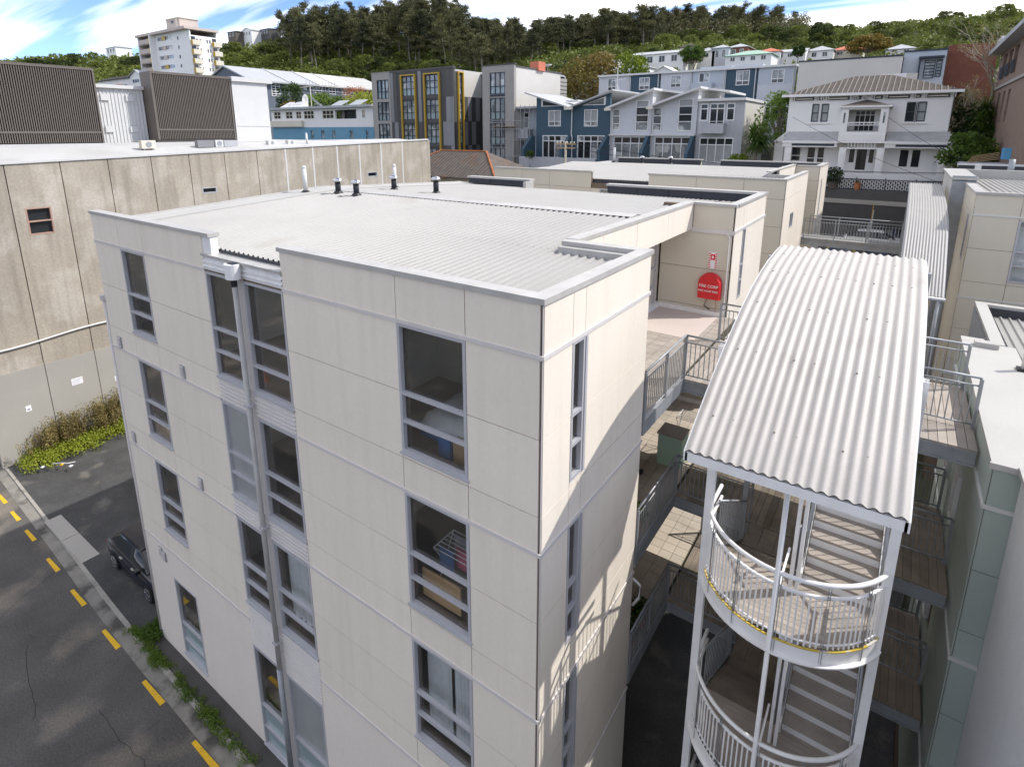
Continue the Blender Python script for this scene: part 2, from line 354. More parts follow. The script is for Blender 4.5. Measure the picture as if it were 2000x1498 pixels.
# ------------------------------------------------------------------ street in front
def kerb_y(x): return lerp_tab([(-60, .15), (-30, -.02), (-24, -.24), (-17, -.52), (-14, -.6), (-5, -.66), (60, -.9)], x, 1)
KX = [-60, -45, -36, -30, -27, -24, -20.5, -17, -14, -9, -5, 5, 20, 60]
def strip(y0, y1, z, name, m, x0=-60, x1=60, parent=None):
    kx = [x0]+[x for x in KX if x0 < x < x1]+[x1]; vs = []; fs = []
    for x in kx: vs += [(x, kerb_y(x)+y0, z), (x, kerb_y(x)+y1, z)]
    for i in range(len(kx)-1): fs.append((2*i, 2*i+2, 2*i+3, 2*i+1))
    return MB().add(vs, fs).build(name, m, parent)
road = struct(strip(-60, -.36, .004, 'road', 'asphalt', -120, 120))
gut = struct(strip(-.36, .02, .012, 'gutter', 'gutter'))
kb = MB()
for a in range(-46, 46):                      # kerb stones, laid end to end
    x0, x1 = a*1.2+.008, a*1.2+1.19; y0, y1 = kerb_y(x0), kerb_y(x1); hz = .10 if x0 > -13.9 else .06
    kb.add([(x0,y0,0),(x1,y1,0),(x1,y1+.13,0),(x0,y0+.13,0),(x0,y0+.02,hz),(x1,y1+.02,hz),(x1,y1+.13,hz),(x0,y0+.13,hz)], [(4,5,6,7),(0,1,5,4),(1,2,6,5),(2,3,7,6),(3,0,4,7)])
struct(kb.build('kerb', 'kerb'))
for x, ln in ((-30.2, .9), (-27.6, 1.0), (-25.7, 1.0), (-23.69, 1.05), (-21.0, 1.1), (-18.39, 1.15), (-15.55, 1.15), (-12.52, 1.2), (-9.56, 1.2), (-6.5, 1.2), (-3.5, 1.2)):
    y = lerp_tab([(-30, -.72), (-18, -.98), (-12, -1.07), (0, -1.1)], x, 1)
    MB().add([(x-ln/2, y-.055, .008), (x+ln/2, y-.075, .008), (x+ln/2, y+.075, .008), (x-ln/2, y+.055, .008)], [(0, 1, 2, 3)]).build('road_marking', 'yellow_paint', road)
cp = MB().add([(-30.5, kerb_y(-30)+.13, .05), (-24, kerb_y(-24)+.13, .05), (-17, kerb_y(-17)+.13, .05), (-14.2, kerb_y(-14.2)+.13, .05), (-14.2, 16, .05), (-30.5, 16, .05)], [(0, 1, 2, 3, 4, 5)])
struct(cp.build('car_park', 'carpark'))
fp = MB().add([(-14.25, kerb_y(-14.2)+.13, .09), (-5, kerb_y(-5)+.13, .09), (12, kerb_y(12)+.13, .09), (12, 3, .09), (-14.25, 3, .09)], [(0, 1, 2, 3, 4)])
struct(fp.build('footpath', 'footpath'))
sl = thing('crossing_slab', 'pale concrete crossing slabs laid beside the kerb at the car park', 'slab', (-22.1, -.05, .05))
for x0, x1, m in ((-24.1, -22.15, 'concrete_new'), (-22.12, -20.1, 'concrete_new')):
    piece('slab', m, sl, x0, x1, -.28, .3, .04, .068)
def crack(pts, w_=.006):
    vs = []; fs = []
    for i, (x, y) in enumerate(pts): vs += [(x, y-w_, .0075), (x+.01, y+w_, .0075)]
    for i in range(len(pts)-1): fs.append((2*i, 2*i+2, 2*i+3, 2*i+1))
    MB().add(vs, fs).build('road_crack', 'crack', road)
cr_ = random.Random(13)
for (x, y, dx, dy, n) in ((-15.2, -1.0, -.28, -.16, 12), (-11.5, -1.3, -.1, -.3, 10), (-20.5, -.95, .12, -.28, 12), (-9.0, -2.0, -.3, -.05, 14), (-17.5, -2.6, .3, -.1, 10), (-25.5, -1.2, .1, -.3, 8)):
    pts = [(x, y)]
    for k in range(n): pts.append((pts[-1][0]+dx+cr_.gauss(0, .06), pts[-1][1]+dy+cr_.gauss(0, .06)))
    crack(pts)
# kerbside weeds
def leaves(mb, c, rad, n, size, r, flat=1., up=.0):
    c = Vector(c)
    for _ in range(n):
        while True:
            p = Vector((r.uniform(-1, 1), r.uniform(-1, 1), r.uniform(-1, 1)))
            if p.length <= 1: break
        p = Vector((p.x*rad[0], p.y*rad[1], p.z*rad[2]))+c
        a = Vector((r.gauss(0, 1), r.gauss(0, 1), r.gauss(0, 1)*flat+up)).normalized(); b = a.cross(Vector((r.gauss(0, 1), r.gauss(0, 1), r.gauss(0, 1)))).normalized()
        s = size*r.uniform(.6, 1.3); w_ = s*r.uniform(.45, .8)
        mb.add([p-a*s*.5, p+b*w_*.5, p+a*s*.5, p-b*w_*.5], [(0, 1, 2, 3)])
    return mb
wr = random.Random(3); wm = MB(); wd = MB()
for i in range(330):
    x = wr.uniform(-13.9, -6.2) if wr.random() < .85 else wr.uniform(-15.4, -13.9)
    dens = .5+.5*math.sin(x*1.7)+.4*math.sin(x*4.1)
    if wr.random() > .35+dens*.6: continue
    y = kerb_y(x)+wr.gauss(.10, .08)
    leaves(wm, (x, y, .13), (.16, .11, .09), 46, .05, wr)
stuff(tag(wm.build('kerb_weeds', 'leaf_green'), 'green weeds growing along the kerb below the apartment block', 'weeds'))
for k in range(60):
    x = -14.35+wr.gauss(0, .22)-.25; y = wr.uniform(-.35, .55)
    leaves(wd, (x, y, .2), (.2, .16, .2), 70, .06, wr)
stuff(tag(wd.build('corner_weeds', 'leaf_green'), 'clump of weeds at the foot of the apartment block corner', 'weeds'))
# verge plants along the concrete wall
vr = random.Random(11); v1 = MB(); v2 = MB()
for k in range(210):
    t = vr.random(); y = .6+t*6.2; x = -30.3+abs(vr.gauss(0, .55))*(1.3-.7*t)
    leaves(v1, (x, y, .22+vr.random()*.25), (.38, .38, .32), 75, .10, vr)
stuff(tag(v1.build('verge_plants', 'leaf_lime'), 'sunlit green weeds in a strip at the foot of the concrete wall', 'weeds'))
for (cy, h, n) in ((1.6, 1.6, 50), (2.6, 2.0, 80), (4.3, 2.2, 95), (5.9, 2.6, 95)):
    for k in range(n):
        bx, by = -30.15+abs(vr.gauss(0, .2)), cy+vr.gauss(0, .35); a = vr.uniform(0, 6.3); q = vr.uniform(.15, .5); hh = h*vr.uniform(.6, 1.05)
        tip = Vector((max(bx+math.cos(a)*q, -30.45), by+math.sin(a)*q, hh)); b0 = Vector((bx, by, .1)); mid = (b0+tip)/2+Vector((0, 0, .15))
        v2.tube([b0, mid, tip], .012, 4, .004, False)
        for t in (.35, .5, .6, .7, .8, .9, 1.): leaves(v2, b0.lerp(tip, t), (.12, .12, .12), 6, .08, vr)
stuff(tag(v2.build('dry_shrubs', 'leaf_straw'), 'tall straw coloured dry shrubs against the concrete wall', 'shrubs'))
lit = random.Random(5)
for (x, y, m) in ((-28.6, .9, 'sign_white'), (-28.1, 1.5, 'yellow_paint'), (-27.6, 1.7, 'sign_white')):
    tag(MB().add([(x, y, .3), (x+.2, y+.05, .32), (x+.18, y+.18, .36), (x-.03, y+.12, .31), (x+.07, y+.08, .38)], [(0, 1, 4), (1, 2, 4), (2, 3, 4), (3, 0, 4)]).build('litter', m), {-28.6: 'crumpled white paper litter on the verge nearest the street', -28.1: 'crumpled yellow wrapper lying on the verge weeds', -27.6: 'crumpled white plastic litter further along the verge'}[x], 'litter')
tag(MB().tube([(-28.3, 1.3, .4), (-27.8, 1.55, .5), (-27.6, 1.7, .48), (-27.55, 2.0, .42)], .022, 8).build('discarded_pipe', 'white_paint'), 'bent white plastic pipe thrown on the verge weeds', 'pipe')

# ------------------------------------------------------------------ cars
def make_car(label, paint, loc, rz, group=None, van=False):
    t = thing('parked_car', label, 'car', loc, group); t.rotation_euler.z = rz
    def loft(st, name, m, parent, closed=True):
        vs = []; fs = []; n = len(st[0][1])
        for x, ring in st: vs += [(x, y, z) for y, z in ring]
        for i in range(len(st)-1):
            for k in range(n-1): fs.append((i*n+k, (i+1)*n+k, (i+1)*n+k+1, i*n+k+1))
        fs.append(tuple(range(n))); fs.append(tuple((len(st)-1)*n+k for k in range(n-1, -1, -1)))
        mb = MB().add(vs, fs); me = bpy.data.meshes.new(name); me.from_pydata(mb.v, [], mb.f); me.materials.append(MATS[m])
        me.polygons.foreach_set('use_smooth', [True]*len(me.polygons)); me.update()
        o = bpy.data.objects.new(name, me); col.objects.link(o); o.parent = parent; WL[o] = Vector((0, 0, 0))
        e = o.modifiers.new('edge', 'EDGE_SPLIT'); e.split_angle = R(38); return o
    def ring(hw, zb, zs, zt): return [(-hw*.9, zb), (-hw, zb+.12), (-hw, zs-.12), (-hw*.95, zs-.02), (-hw*.82, zt), (0, zt+.02), (hw*.82, zt), (hw*.95, zs-.02), (hw, zs-.12), (hw, zb+.12), (hw*.9, zb)]
    H = .95 if not van else 1.15
    st = [(-2.2, ring(.72, .38, .72, .74)), (-2.1, ring(.82, .26, .86, .90)), (-1.6, ring(.88, .22, .94, H)), (-.6, ring(.9, .2, .95, H)), (.7, ring(.9, .2, .93, H-.02)), (1.3, ring(.88, .22, .88, H-.08)), (1.95, ring(.82, .26, .76, .80)), (2.2, ring(.7, .36, .62, .64))]
    body = loft(st, 'body', paint, t)
    def cab(hw, hr, z0, z1): return [(-hw, z0), (-hr, z1-.05), (-hr*.85, z1), (0, z1+.02), (hr*.85, z1), (hr, z1-.05), (hw, z0)]
    zt = 1.42 if not van else 1.8
    gl = loft([(-1.95, cab(.74, .72, H-.04, H-.02)), (-1.25, cab(.8, .62, H-.04, zt-.06)), (-.2, cab(.82, .64, H-.04, zt)), (.35, cab(.82, .62, H-.04, zt-.05)), (1.15, cab(.78, .74, H-.04, H-.02))], 'greenhouse', 'win_dark', t)
    loft([(-1.28, [(-.6, zt-.05), (-.5, zt-.02), (0, zt-.005), (.5, zt-.02), (.6, zt-.05)]), (-.2, [(-.63, zt-.02), (-.52, zt+.02), (0, zt+.04), (.52, zt+.02), (.63, zt-.02)]), (.38, [(-.6, zt-.06), (-.5, zt-.02), (0, zt), (.5, zt-.02), (.6, zt-.06)])], 'roof', paint, t)
    for x in (-1.35, 1.35):
        for s in (-1, 1):
            def loc_mesh(mb, name, m, par):
                me = bpy.data.meshes.new(name); me.from_pydata(mb.v, [], mb.f); me.materials.append(MATS[m]); o = bpy.data.objects.new(name, me); col.objects.link(o); o.parent = par; WL[o] = Vector((0, 0, 0)); return o
            wh = loc_mesh(MB().tube([(x, s*.70, .32), (x, s*.915, .32)], .32, 20), 'wheel', 'tyre', t)
            rm = MB().tube([(x, s*.90, .32), (x, s*.925, .32)], .07, 12)
            for q in range(5):
                a = q*1.2566; rm.tube([(x, s*.92, .32), (x+.2*math.cos(a), s*.92, .32+.2*math.sin(a))], .028, 6)
            rm.tube([(x+.21*math.cos(k*.3142), s*.915, .32+.21*math.sin(k*.3142)) for k in range(21)], .022, 6)
            loc_mesh(rm, 'rim', 'chrome', wh)
    for s in (-1, 1):
        loc_mesh(MB().box(-2.16, -2.0, s*.52, s*.80, .64, .80), 'tail_light', 'tail', t)
        loc_mesh(MB().box(2.02, 2.14, s*.45, s*.74, .58, .70), 'headlight', 'sign_white', t)
        loc_mesh(MB().box(.72, .9, s*.86, s*1.02, .92, 1.06), 'wing_mirror', paint, t)
        loc_mesh(MB().box(-.75, -.55, s*.895, s*.935, .78, .82), 'door_handle', 'chrome', t)
        loc_mesh(MB().box(.2, .4, s*.895, s*.935, .77, .81), 'door_handle', 'chrome', t)
    return t
make_car('black sedan parked in the car park beside the apartment block corner', 'car_navy', (-17.4, 1.25, .05), 0)

# ------------------------------------------------------------------ apartment block by the street
TOP = 13.1; ST = 3.0
apt = thing('apartment_building', 'four storey cream panelled apartment block with white ribbed roof in the foreground', 'apartment block', (-7, 5, 0))
A = Face('x', 0., -1); B = Face('y', 0., 1)
XL = -14.2
bays = [(-12.62, -11.32), (-8.45, -7.18), (-7.0, -5.66), (-2.67, -1.28)]
WH = 2.28
opsA = []; opsB = []
def wz(k, i):
    zb = TOP-ST*k
    if k < 3: return (zb-WH-(.15 if i in (1, 2) else 0), zb-.04)
    return [(.45, 3.15), (.12, 3.32), (.12, 3.32), (zb-WH, zb-.04)][i]
for k in range(4):
    zb = TOP-ST*k
    for i, (a, b) in enumerate(bays):
        opsA.append((a, b)+wz(k, i))
    opsB.append((.78, 1.16, zb-WH, zb-.04))
mb = MB(); wall_boxes(mb, A, XL, 0, 0, TOP+.3, opsA, .2); mb.build('wall', 'joint', apt)
mb = MB(); wall_boxes(mb, B, .2, 3.67, 0, TOP+.3, opsB, .2); mb.build('wall', 'joint', apt)
def panels(F, cols, rows, ops, m, parent, gap=.007, d0=.001, d1=.022, name='cladding_panel'):
    for (u0, u1) in cols:
        for (z0, z1) in rows:
            um = (u0+u1)/2; zm = (z0+z1)/2
            segs = [(z0, z1)]
            for o in ops:
                if o[0] < um < o[1]:
                    ns = []
                    for p, q in segs:
                        if o[3] <= p or o[2] >= q: ns.append((p, q)); continue
                        if o[2] > p+.05: ns.append((p, o[2]))
                        if o[3] < q-.05: ns.append((o[3], q))
                    segs = ns
            for p, q in segs: piece(name, m, parent, *F.b(u0+gap, u1-gap, d0, d1, p+gap, q-gap))
rows = [(TOP, TOP+.72)]
for k in range(3):
    zb = TOP-ST*k; rows += [(zb-1.2, zb), (zb-2.4, zb-1.2), (zb-3, zb-2.4)]
cA = [(XL, -12.62), (-12.62, -11.32), (-11.32, -8.45), (-5.66, -2.67), (-2.67, -1.28), (-1.28, -.024)]
panels(A, cA, rows, opsA, 'panel', apt)
panels(A, cA, [(.0, 4.1)], opsA, 'render', apt, gap=.0, name='rendered_wall')
cB = [(0, .78), (.78, 1.16), (1.16, 3.67)]
panels(B, cB, rows, opsB, 'panel', apt); panels(B, cB, [(0, 4.1)], opsB, 'render', apt, gap=0, name='rendered_wall')
piece('corner_trim', 'trim', apt, -.0, .012, -.012, .0, 0, TOP+.7)
for k in range(4):                                      # string courses under each storey head
    zb = TOP-ST*k
    for u0, u1 in ((XL, -8.45), (-5.66, .03)): piece('trim_band', 'trim', apt, *A.b(u0, u1, .02, .04, zb-.04, zb+.022))
    piece('trim_band', 'trim', apt, *B.b(-.03, 3.7, .02, .04, zb-.04, zb+.022))
GL = 'glass'
for k in range(4):
    zb = TOP-ST*k
    for i, (a, b) in enumerate(bays):
        lo, hi = wz(k, i); h = hi-lo
        tr = (lo+h*.25, lo+h*.47) if k < 3 else (lo+h*.2, lo+h*.42)
        pms = [GL]
        if k == 3: pms = ['win_green', 'win_green', 'win_blind' if i == 2 else GL]
        if k == 1 and i == 1: pms = ['win_blind']
        window(A, (a, b, lo, hi), apt, 'alu', GL, 1, tr, .055, .05, .03, pms=pms)
        piece('sill', 'alu', apt, *A.b(a-.03, b+.03, .026, .06, lo-.04, lo-.004))
    window(B, (.78, 1.16, zb-WH, zb-.04), apt, 'alu', GL, 1, (zb-WH+.58, zb-WH+1.08), .05, .05, .03)
    piece('window_fin', 'alu', apt, *B.b(1.165, 1.225, .022, .045, zb-WH, zb-.06))
# ribbed spandrels between the paired windows, top flashing, downpipe and rainwater head
for (a, b) in bays[1:3]:
    for k in range(4):
        z1 = TOP-ST*k-.045 if k else TOP+.30; z0 = (TOP-ST*(k-1)-WH-.2) if k else TOP
        if k: z1, z0 = z0, (TOP-ST*k-.04 if k < 3 else 3.32)
        mb = MB(); n = max(3, int((z1-z0)/.09)); zz = z0; st = (z1-z0)/n; pts = []
        for j in range(n): pts += [(zz, .012), (zz+st*.5, .012), (zz+st*.65, .045), (zz+st*.85, .045)]; zz += st
        pts.append((z1, .012)); vs = []
        for z, d in pts: vs += [A.P(a-.02, d, z), A.P(b+.02, d, z)]
        mb.add(vs, [(2*j, 2*j+1, 2*j+3, 2*j+2) for j in range(len(pts)-1)]); mb.build('ribbed_spandrel', 'trim' if k else 'steel_white', apt)
piece('bay_backing', 'joint', apt, *A.b(-8.45, -5.66, -.12, .008, TOP-.04, TOP+.3))
for k in range(3):
    piece('mullion_cover', 'trim', apt, *A.b(-7.18, -7.0, .0, .03, TOP-ST*(k+1)-.04, TOP-ST*k+(.3 if k == 0 else -.045)))
piece('mullion_cover', 'trim', apt, *A.b(-7.18, -7.0, .0, .03, .1, TOP-9.045))
piece('spandrel_coping', 'coping', apt, *A.b(-8.47, -5.64, -.2, .07, TOP+.302, TOP+.35))
dp = MB(); dp.tube([(-7.09, -.14, 3.55), (-7.09, -.14, TOP-.12)], .055, 12); dp.build('downpipe', 'coping', apt, True)
dp = MB(); dp.tube([(-7.09, -.15, .1), (-7.09, -.15, 3.55)], .065, 12); dp.build('downpipe', 'steel', apt, True)
for z in (10.35, 7.4, 4.3): piece('pipe_bracket', 'alu', apt, -7.17, -7.01, -.21, -.03, z, z+.05)
rh = MB(); rh.slab([(-7.25+.16+.18*math.cos(t), -.15+.14*math.sin(t)) for t in [k*math.pi/8 for k in range(16)]], TOP+.02, TOP+.32); rhead = rh.build('rainwater_head', 'steel_white', apt)
MB().tube([(-7.09, -.15, TOP-.14), (-7.09, -.15, TOP+.02)], .06, 12).build('pipe_collar', 'black_plastic', rhead)
piece('outlet', 'black_plastic', apt, -7.2, -6.98, -.2, -.06, TOP+.321, TOP+.335)
MB().tube([(XL-.05, -.02, .1), (XL-.05, -.02, 11.4)], .045, 10).build('downpipe', 'trim', apt, True)
piece('pipe_cap', 'trim', apt, XL-.12, XL+.02, -.1, .05, 11.4, 11.55)
for (x, z) in ((-13.6, 10.3), (-10.1, 10.32), (-13.75, 7.35), (-10.0, 7.3), (-13.2, 3.75), (-13.0, 3.68)):   # extract grilles
    g = piece('wall_grille', 'steel', apt, *A.b(x-.12, x+.08, .023, .05, z-.16, z+.16))
    for j in range(5): piece('grille_slat', 'trim', apt, *A.b(x-.10, x+.06, .05, .075, z-.13+j*.06, z-.10+j*.06))
# side wall towards the car park and rear walls
piece('side_wall', 'render', apt, XL, XL+.2, .2, 15.3, 0, TOP+.3)
# parapets: low upstands carried above the roof, with metal coping
PZ = TOP+.80
def parapet(x0, x1, y0, y1, zt=PZ, inner=None, parent=apt):
    piece('parapet', 'joint', parent, x0, x1, y0, y1, zt-.8, zt-.081)
def coping(x0, x1, y0, y1, zt=PZ, parent=apt): piece('coping', 'coping', parent, x0, x1, y0, y1, zt-.08, zt)
parapet(XL, -8.46, .0, .16); parapet(-5.65, 0, .0, .16); parapet(-.16, 0, .16, 3.67)
coping(XL-.03, -8.1, -.05, .20); coping(-5.70, .05, -.05, .20); coping(-.20, .05, .2, 3.55); coping(-1.72, -.203, 3.47, 3.72, PZ); coping(-.2, .05, 3.551, 3.72)
piece('parapet_return', 'steel_white', apt, -8.46, -8.12, .0, .155, TOP+.35, PZ-.08)
piece('parapet_end', 'panel', apt, -1.5, 0, 3.5, 3.69, TOP-.0, PZ-.09)
# roof: two ribbed slopes meeting in a shallow ridge
RY0, RYR, RY1 = .22, 7.25, 14.9; ZF, ZR = TOP+.42, TOP+.80
roof = corr(MB(), -13.1, -.35, .172, .034, [(RY0, ZF), (3.4, ZF+.172)]).build('ribbed_roof', 'roof_white', apt)
corr(MB(), -13.1, -1.75, .172, .034, [(3.4, ZF+.172), (RYR, ZR)]).build('ribbed_roof', 'roof_white', apt)
corr(MB(), -13.1, -1.75, .172, .034, [(RYR, ZR), (RY1, ZF)]).build('ribbed_roof', 'roof_white', apt)
corr(MB(), -1.7, -.35, .172, .034, [(11.2, ZF+.18), (RY1, ZF)]).build('ribbed_roof', 'roof_white', apt)
MB().prism([(RYR-.28, ZR+.025), (RYR, ZR+.062), (RYR+.28, ZR+.025), (RYR, ZR+.05)], 'x', -13.1, -1.75).build('ridge_cap', 'coping', apt)
MB().add([(-13.1, RY0, ZF-.05), (-.35, RY0, ZF-.05), (-.35, 3.4, ZF), (-13.1, 3.4, ZF)], [(0, 1, 2, 3)]).build('roof_underlay', 'dark', apt)
piece('gutter_face', 'flash_and_shade', apt, -8.12, -5.65, .19, .215, TOP+.1, ZF+.0)
piece('roof_gutter', 'membrane', apt, XL+.14, -.2, .165, .24, TOP+.3, TOP+.36)
MB().prism([(0.0, TOP+.46), (.22, TOP+.475), (RYR, ZR+.05), (RY1, ZF+.06), (15.3, ZF+.06), (15.3, TOP+.3), (0, TOP+.3)], 'x', XL, -13.08).build('edge_flashing', 'membrane', apt)
MB().prism([(0.2, TOP+.50), (RYR, ZR+.08), (RY1, ZF+.09), (15.3, ZF+.08), (15.3, ZF+.02), (.2, TOP+.44)], 'x', XL-.03, XL+.1).build('edge_coping', 'coping', apt)
# roof edge over the open walkway: deep fascia
piece('walkway_fascia', 'joint', apt, -1.72, -1.53, 3.7, 11.1, TOP+.05, PZ-.03)
for y0, y1 in ((3.72, 4.9), (4.9, 6.75), (6.75, 8.9), (8.9, 11.08)): piece('fascia_panel', 'panel', apt, -1.53, -1.508, y0+.007, y1-.007, TOP+.04, PZ-.03)
piece('fascia_soffit', 'panel', apt, -2.5, -1.51, 3.7, 11.1, TOP-.02, TOP+.04)
coping(-1.76, -1.49, 3.73, 11.1, PZ+.01)
for y0, y1 in ((3.3, 3.48),): piece('sump_wall', 'coping', apt, -1.7, -.22, y0, y1, ZF+.05, PZ-.085)
piece('sump_floor', 'membrane', apt, -1.68, -.36, 3.0, 3.29, TOP+.3, ZF+.06)
# rear wing
piece('wing_wall', 'joint', apt, -2.45, -.36, 11.1, 11.3, 0, PZ-.08)
W2 = Face('x', 11.1, -1); B2 = Face('y', -.3, 1)
rowsW = [(TOP, PZ-.08)]+rows[1:]
panels(W2, [(-1.5, -.32)], rowsW[:1], [], 'panel_b', apt); panels(W2, [(-2.45, -.32)], rowsW[1:], [], 'panel_b', apt)
opsB2 = [(12.15, 12.5, TOP-ST*k-WH, TOP-ST*k-.04) for k in range(4)]
mb = MB(); wall_boxes(mb, B2, 11.3, 15.28, 0, PZ-.08, opsB2, .2); mb.build('wing_wall', 'joint', apt)
panels(B2, [(11.1, 12.15), (12.15, 12.5), (12.5, 15.3)], rowsW, opsB2, 'panel', apt)
for k in range(4):
    zb = TOP-ST*k
    window(B2, (12.15, 12.5, zb-WH, zb-.04), apt, 'alu', 'win_mid', 1, (zb-WH+.58, zb-WH+1.08), .05, .14, .04)
    piece('trim_band', 'trim', apt, *B2.b(11.05, 15.33, .02, .05, zb-.045, zb+.03)); piece('trim_band', 'trim', apt, *W2.b(-2.45, -.25, .02, .05, zb-.10, zb+.02))
coping(-1.488, -.26, 11.02, 11.28); coping(-.50, -.24, 11.283, 15.1)
# rear parapets stand above the low edge of the roof, inner faces towards the street coloured dark for their shade
for (x0, x1) in ((-13.4, -9.95), (-6.2, -.5)):
    piece('parapet', 'flash_and_shade', apt, x0, x1, 15.02, 15.12, TOP-.2, PZ-.081); piece('parapet', 'panel_b', apt, x0-.02, x1+.01, 15.121, 15.3, TOP-.2, PZ-.081)
    coping(x0-.05, x1+.26 if x1 > -1 else x1+.05, 14.98, 15.36, PZ)
    for q in range(1, int((x1-x0)/1.25)+1): piece('flashing_joint', 'dark', apt, x0+q*1.25, x0+q*1.25+.02, 15.006, 15.019, TOP+.2, PZ-.09)
piece('parapet_end', 'coping', apt, -9.95, -9.80, 14.5, 15.12, ZF, PZ-.081)
piece('rear_wall', 'panel_b', apt, XL+.2, -.32, 15.122, 15.28, 0, TOP-.21)
# walkway wall with doors behind the balcony, floors, interior rooms
piece('core_wall', 'panel_b', apt, -2.65, -2.5, 3.67, 11.1, 0, TOP)
for k in range(3):
    z = 10.5-3*k
    for y0 in (4.6, 9.6):
        window(Face('y', -2.5, 1), (y0, y0+1.2, z+.05, z+2.25), apt, 'alu', 'win_mid', 1, (z+.7, z+1.3), .07, .06, .05)
    MB().box(-2.498, -2.44, 6.3, 7.2, z+.02, z+2.1).build('door', 'house_grey', apt)
piece('wing_end_wall', 'panel', apt, -2.5, 0, 3.5, 3.67, 0, TOP-.02)
for k in range(4):
    zf = TOP-ST*k-2.55
    piece('floor_slab', 'interior_floor', apt, XL+.2, -2.66, .2, 15.1, zf-.2, zf); piece('floor_slab', 'interior_floor', apt, -2.655, -.21, .2, 3.49, zf-.2, zf)
    piece('room_ceiling', 'interior', apt, XL+.2, -2.66, .21, 4.59, zf+2.72, zf+2.74); piece('room_ceiling', 'interior', apt, -2.655, -.21, .21, 3.41, zf+2.72, zf+2.74)
    for (x, m) in ((-9.9, 'interior'), (-4.6, 'interior')): piece('partition', m, apt, x-.05, x+.05, .21, 2.9, zf, zf+2.6)
    piece('partition', 'interior', apt, XL+.2, -2.66, 2.9, 3.0, zf, zf+2.6); piece('partition', 'interior', apt, -2.655, -.21, 3.42, 3.49, zf, zf+2.6)
piece('ceiling', 'interior', apt, XL+.2, -2.66, .22, 15, TOP+.1, TOP+.15); piece('ceiling', 'interior', apt, -2.655, -.21, .22, 3.42, TOP+.1, TOP+.15)

# ------------------------------------------------------------------ what shows behind the windows
def bed(x, y, z, label):
    t = thing('bed', label, 'bed', (x, y, z))
    MB().box(x, x+1.5, y, y+1.95, z+.12, z+.32).build('bed_base', 'fabric_blue', t)
    mb = MB(); n = 12; vs = []; r = random.Random(4)
    for j in range(n+1):
        for i in range(n+1): vs.append((x-.04+1.58*i/n, y-.06+1.8*j/n, z+.56+.03*math.sin(i*1.9+j)+r.uniform(-.015, .015) if 0 < i < n and 0 < j < n else z+.26))
    mb.add(vs, [(j*(n+1)+i, j*(n+1)+i+1, (j+1)*(n+1)+i+1, (j+1)*(n+1)+i) for j in range(n) for i in range(n)]); mb.build('duvet', 'fabric_white', t, True)
    for k in (0, 1):
        mb = MB(); mb.lathe((x+.38+.74*k, y+1.62, z+.56), [(.05, -.02), (.28, .03), (.31, .09), (.22, .15), (.02, .17)], 12); mb.build('pillow', 'fabric_lilac', t, True)
    return t
def curtain(x0, x1, z0, z1, y, label, m='fabric_white', swag=False):
    n = 40; vs = []
    for j in range(2):
        for i in range(n+1):
            u = x0+(x1-x0)*i/n; vs.append((u, y+.035*math.sin(i*1.35)+.012*math.sin(i*.5), (z0+.05*math.sin(i*.9)) if j == 0 else z1))
    return tag(MB().add(vs, [(i, i+1, n+2+i, n+1+i) for i in range(n)]).build('curtain', m, None, True), label, 'curtain')
def airer(x, y, z, label, clothes=True):
    t = thing('clothes_airer', label, 'clothes airer', (x, y, z)); mb = MB()
    for dx in (0, 1.0):
        mb.tube([(x+dx, y, z), (x+dx, y+.55, z+1.0)], .012, 6); mb.tube([(x+dx, y+.55, z), (x+dx, y, z+1.0)], .012, 6)
    for j in range(7): mb.tube([(x, y+j*.0917, z+1.0), (x+1, y+j*.0917, z+1.0)], .008, 5)
    mb.tube([(x, y, z+1), (x, y+.55, z+1)], .01, 5); mb.tube([(x+1, y, z+1), (x+1, y+.55, z+1)], .01, 5)
    mb.build('airer_frame', 'steel_white', t)
    if clothes:
        for j, (a, m) in enumerate(((.05, 'fabric_blue'), (.35, 'fabric_pink'), (.6, 'fabric_white'), (.1, 'fabric_lilac'))):
            yy = y+.1+j*.12; MB().box(x+a, x+a+.34, yy-.01, yy+.012, z+.5+.1*(j % 2), z+1.01).build('garment', m, t)
    return t
zt_ = TOP-2.55
bed(-2.95, .7, zt_, 'unmade bed with pale duvet behind the large top floor window near the corner')
tag(MB().box(-2.3, -2.05, .45, .6, zt_+.02, zt_+.42).build('storage_box', 'fabric_blue'), 'blue storage box on the floor in front of the top floor bed', 'box')
tag(MB().box(-1.95, -1.5, .42, .55, zt_+.02, zt_+.5).build('framed_picture', 'wood'), 'wooden frame leaning behind the large top floor window by the bed', 'frame')
for i, (x, y, lab) in enumerate(((-6.9, .9, 'pale wooden desk with clutter behind the top floor paired window'), (-6.75, 2.2, 'pale wooden shelf unit further back behind the top floor paired window'))):
    t = thing('desk' if i == 0 else 'shelf_unit', lab, 'desk' if i == 0 else 'shelf', (x, y, zt_)); h = .75 if i == 0 else 1.5
    MB().box(x, x+.9, y, y+.5, zt_+h-.04, zt_+h).build('top', 'wood', t); MB().box(x, x+.05, y, y+.5, zt_, zt_+h-.04).build('side', 'wood', t); MB().box(x+.85, x+.9, y, y+.5, zt_, zt_+h-.04).build('side', 'wood', t)
    MB().box(x+.05, x+.85, y+.46, y+.5, zt_, zt_+h-.05).build('back', 'wood', t)
tag(MB().box(-6.3, -5.75, .5, .53, zt_+1.9, zt_+2.35).build('flag', 'fabric_orange'), 'bright orange cloth hung high behind the top floor paired window', 'cloth')
tag(MB().tube([(-6.1, .55, zt_+1.9), (-6.0, .6, zt_+.8)], .03, 6).build('strap', 'fabric_orange'), 'orange strap hanging below the orange cloth', 'strap')
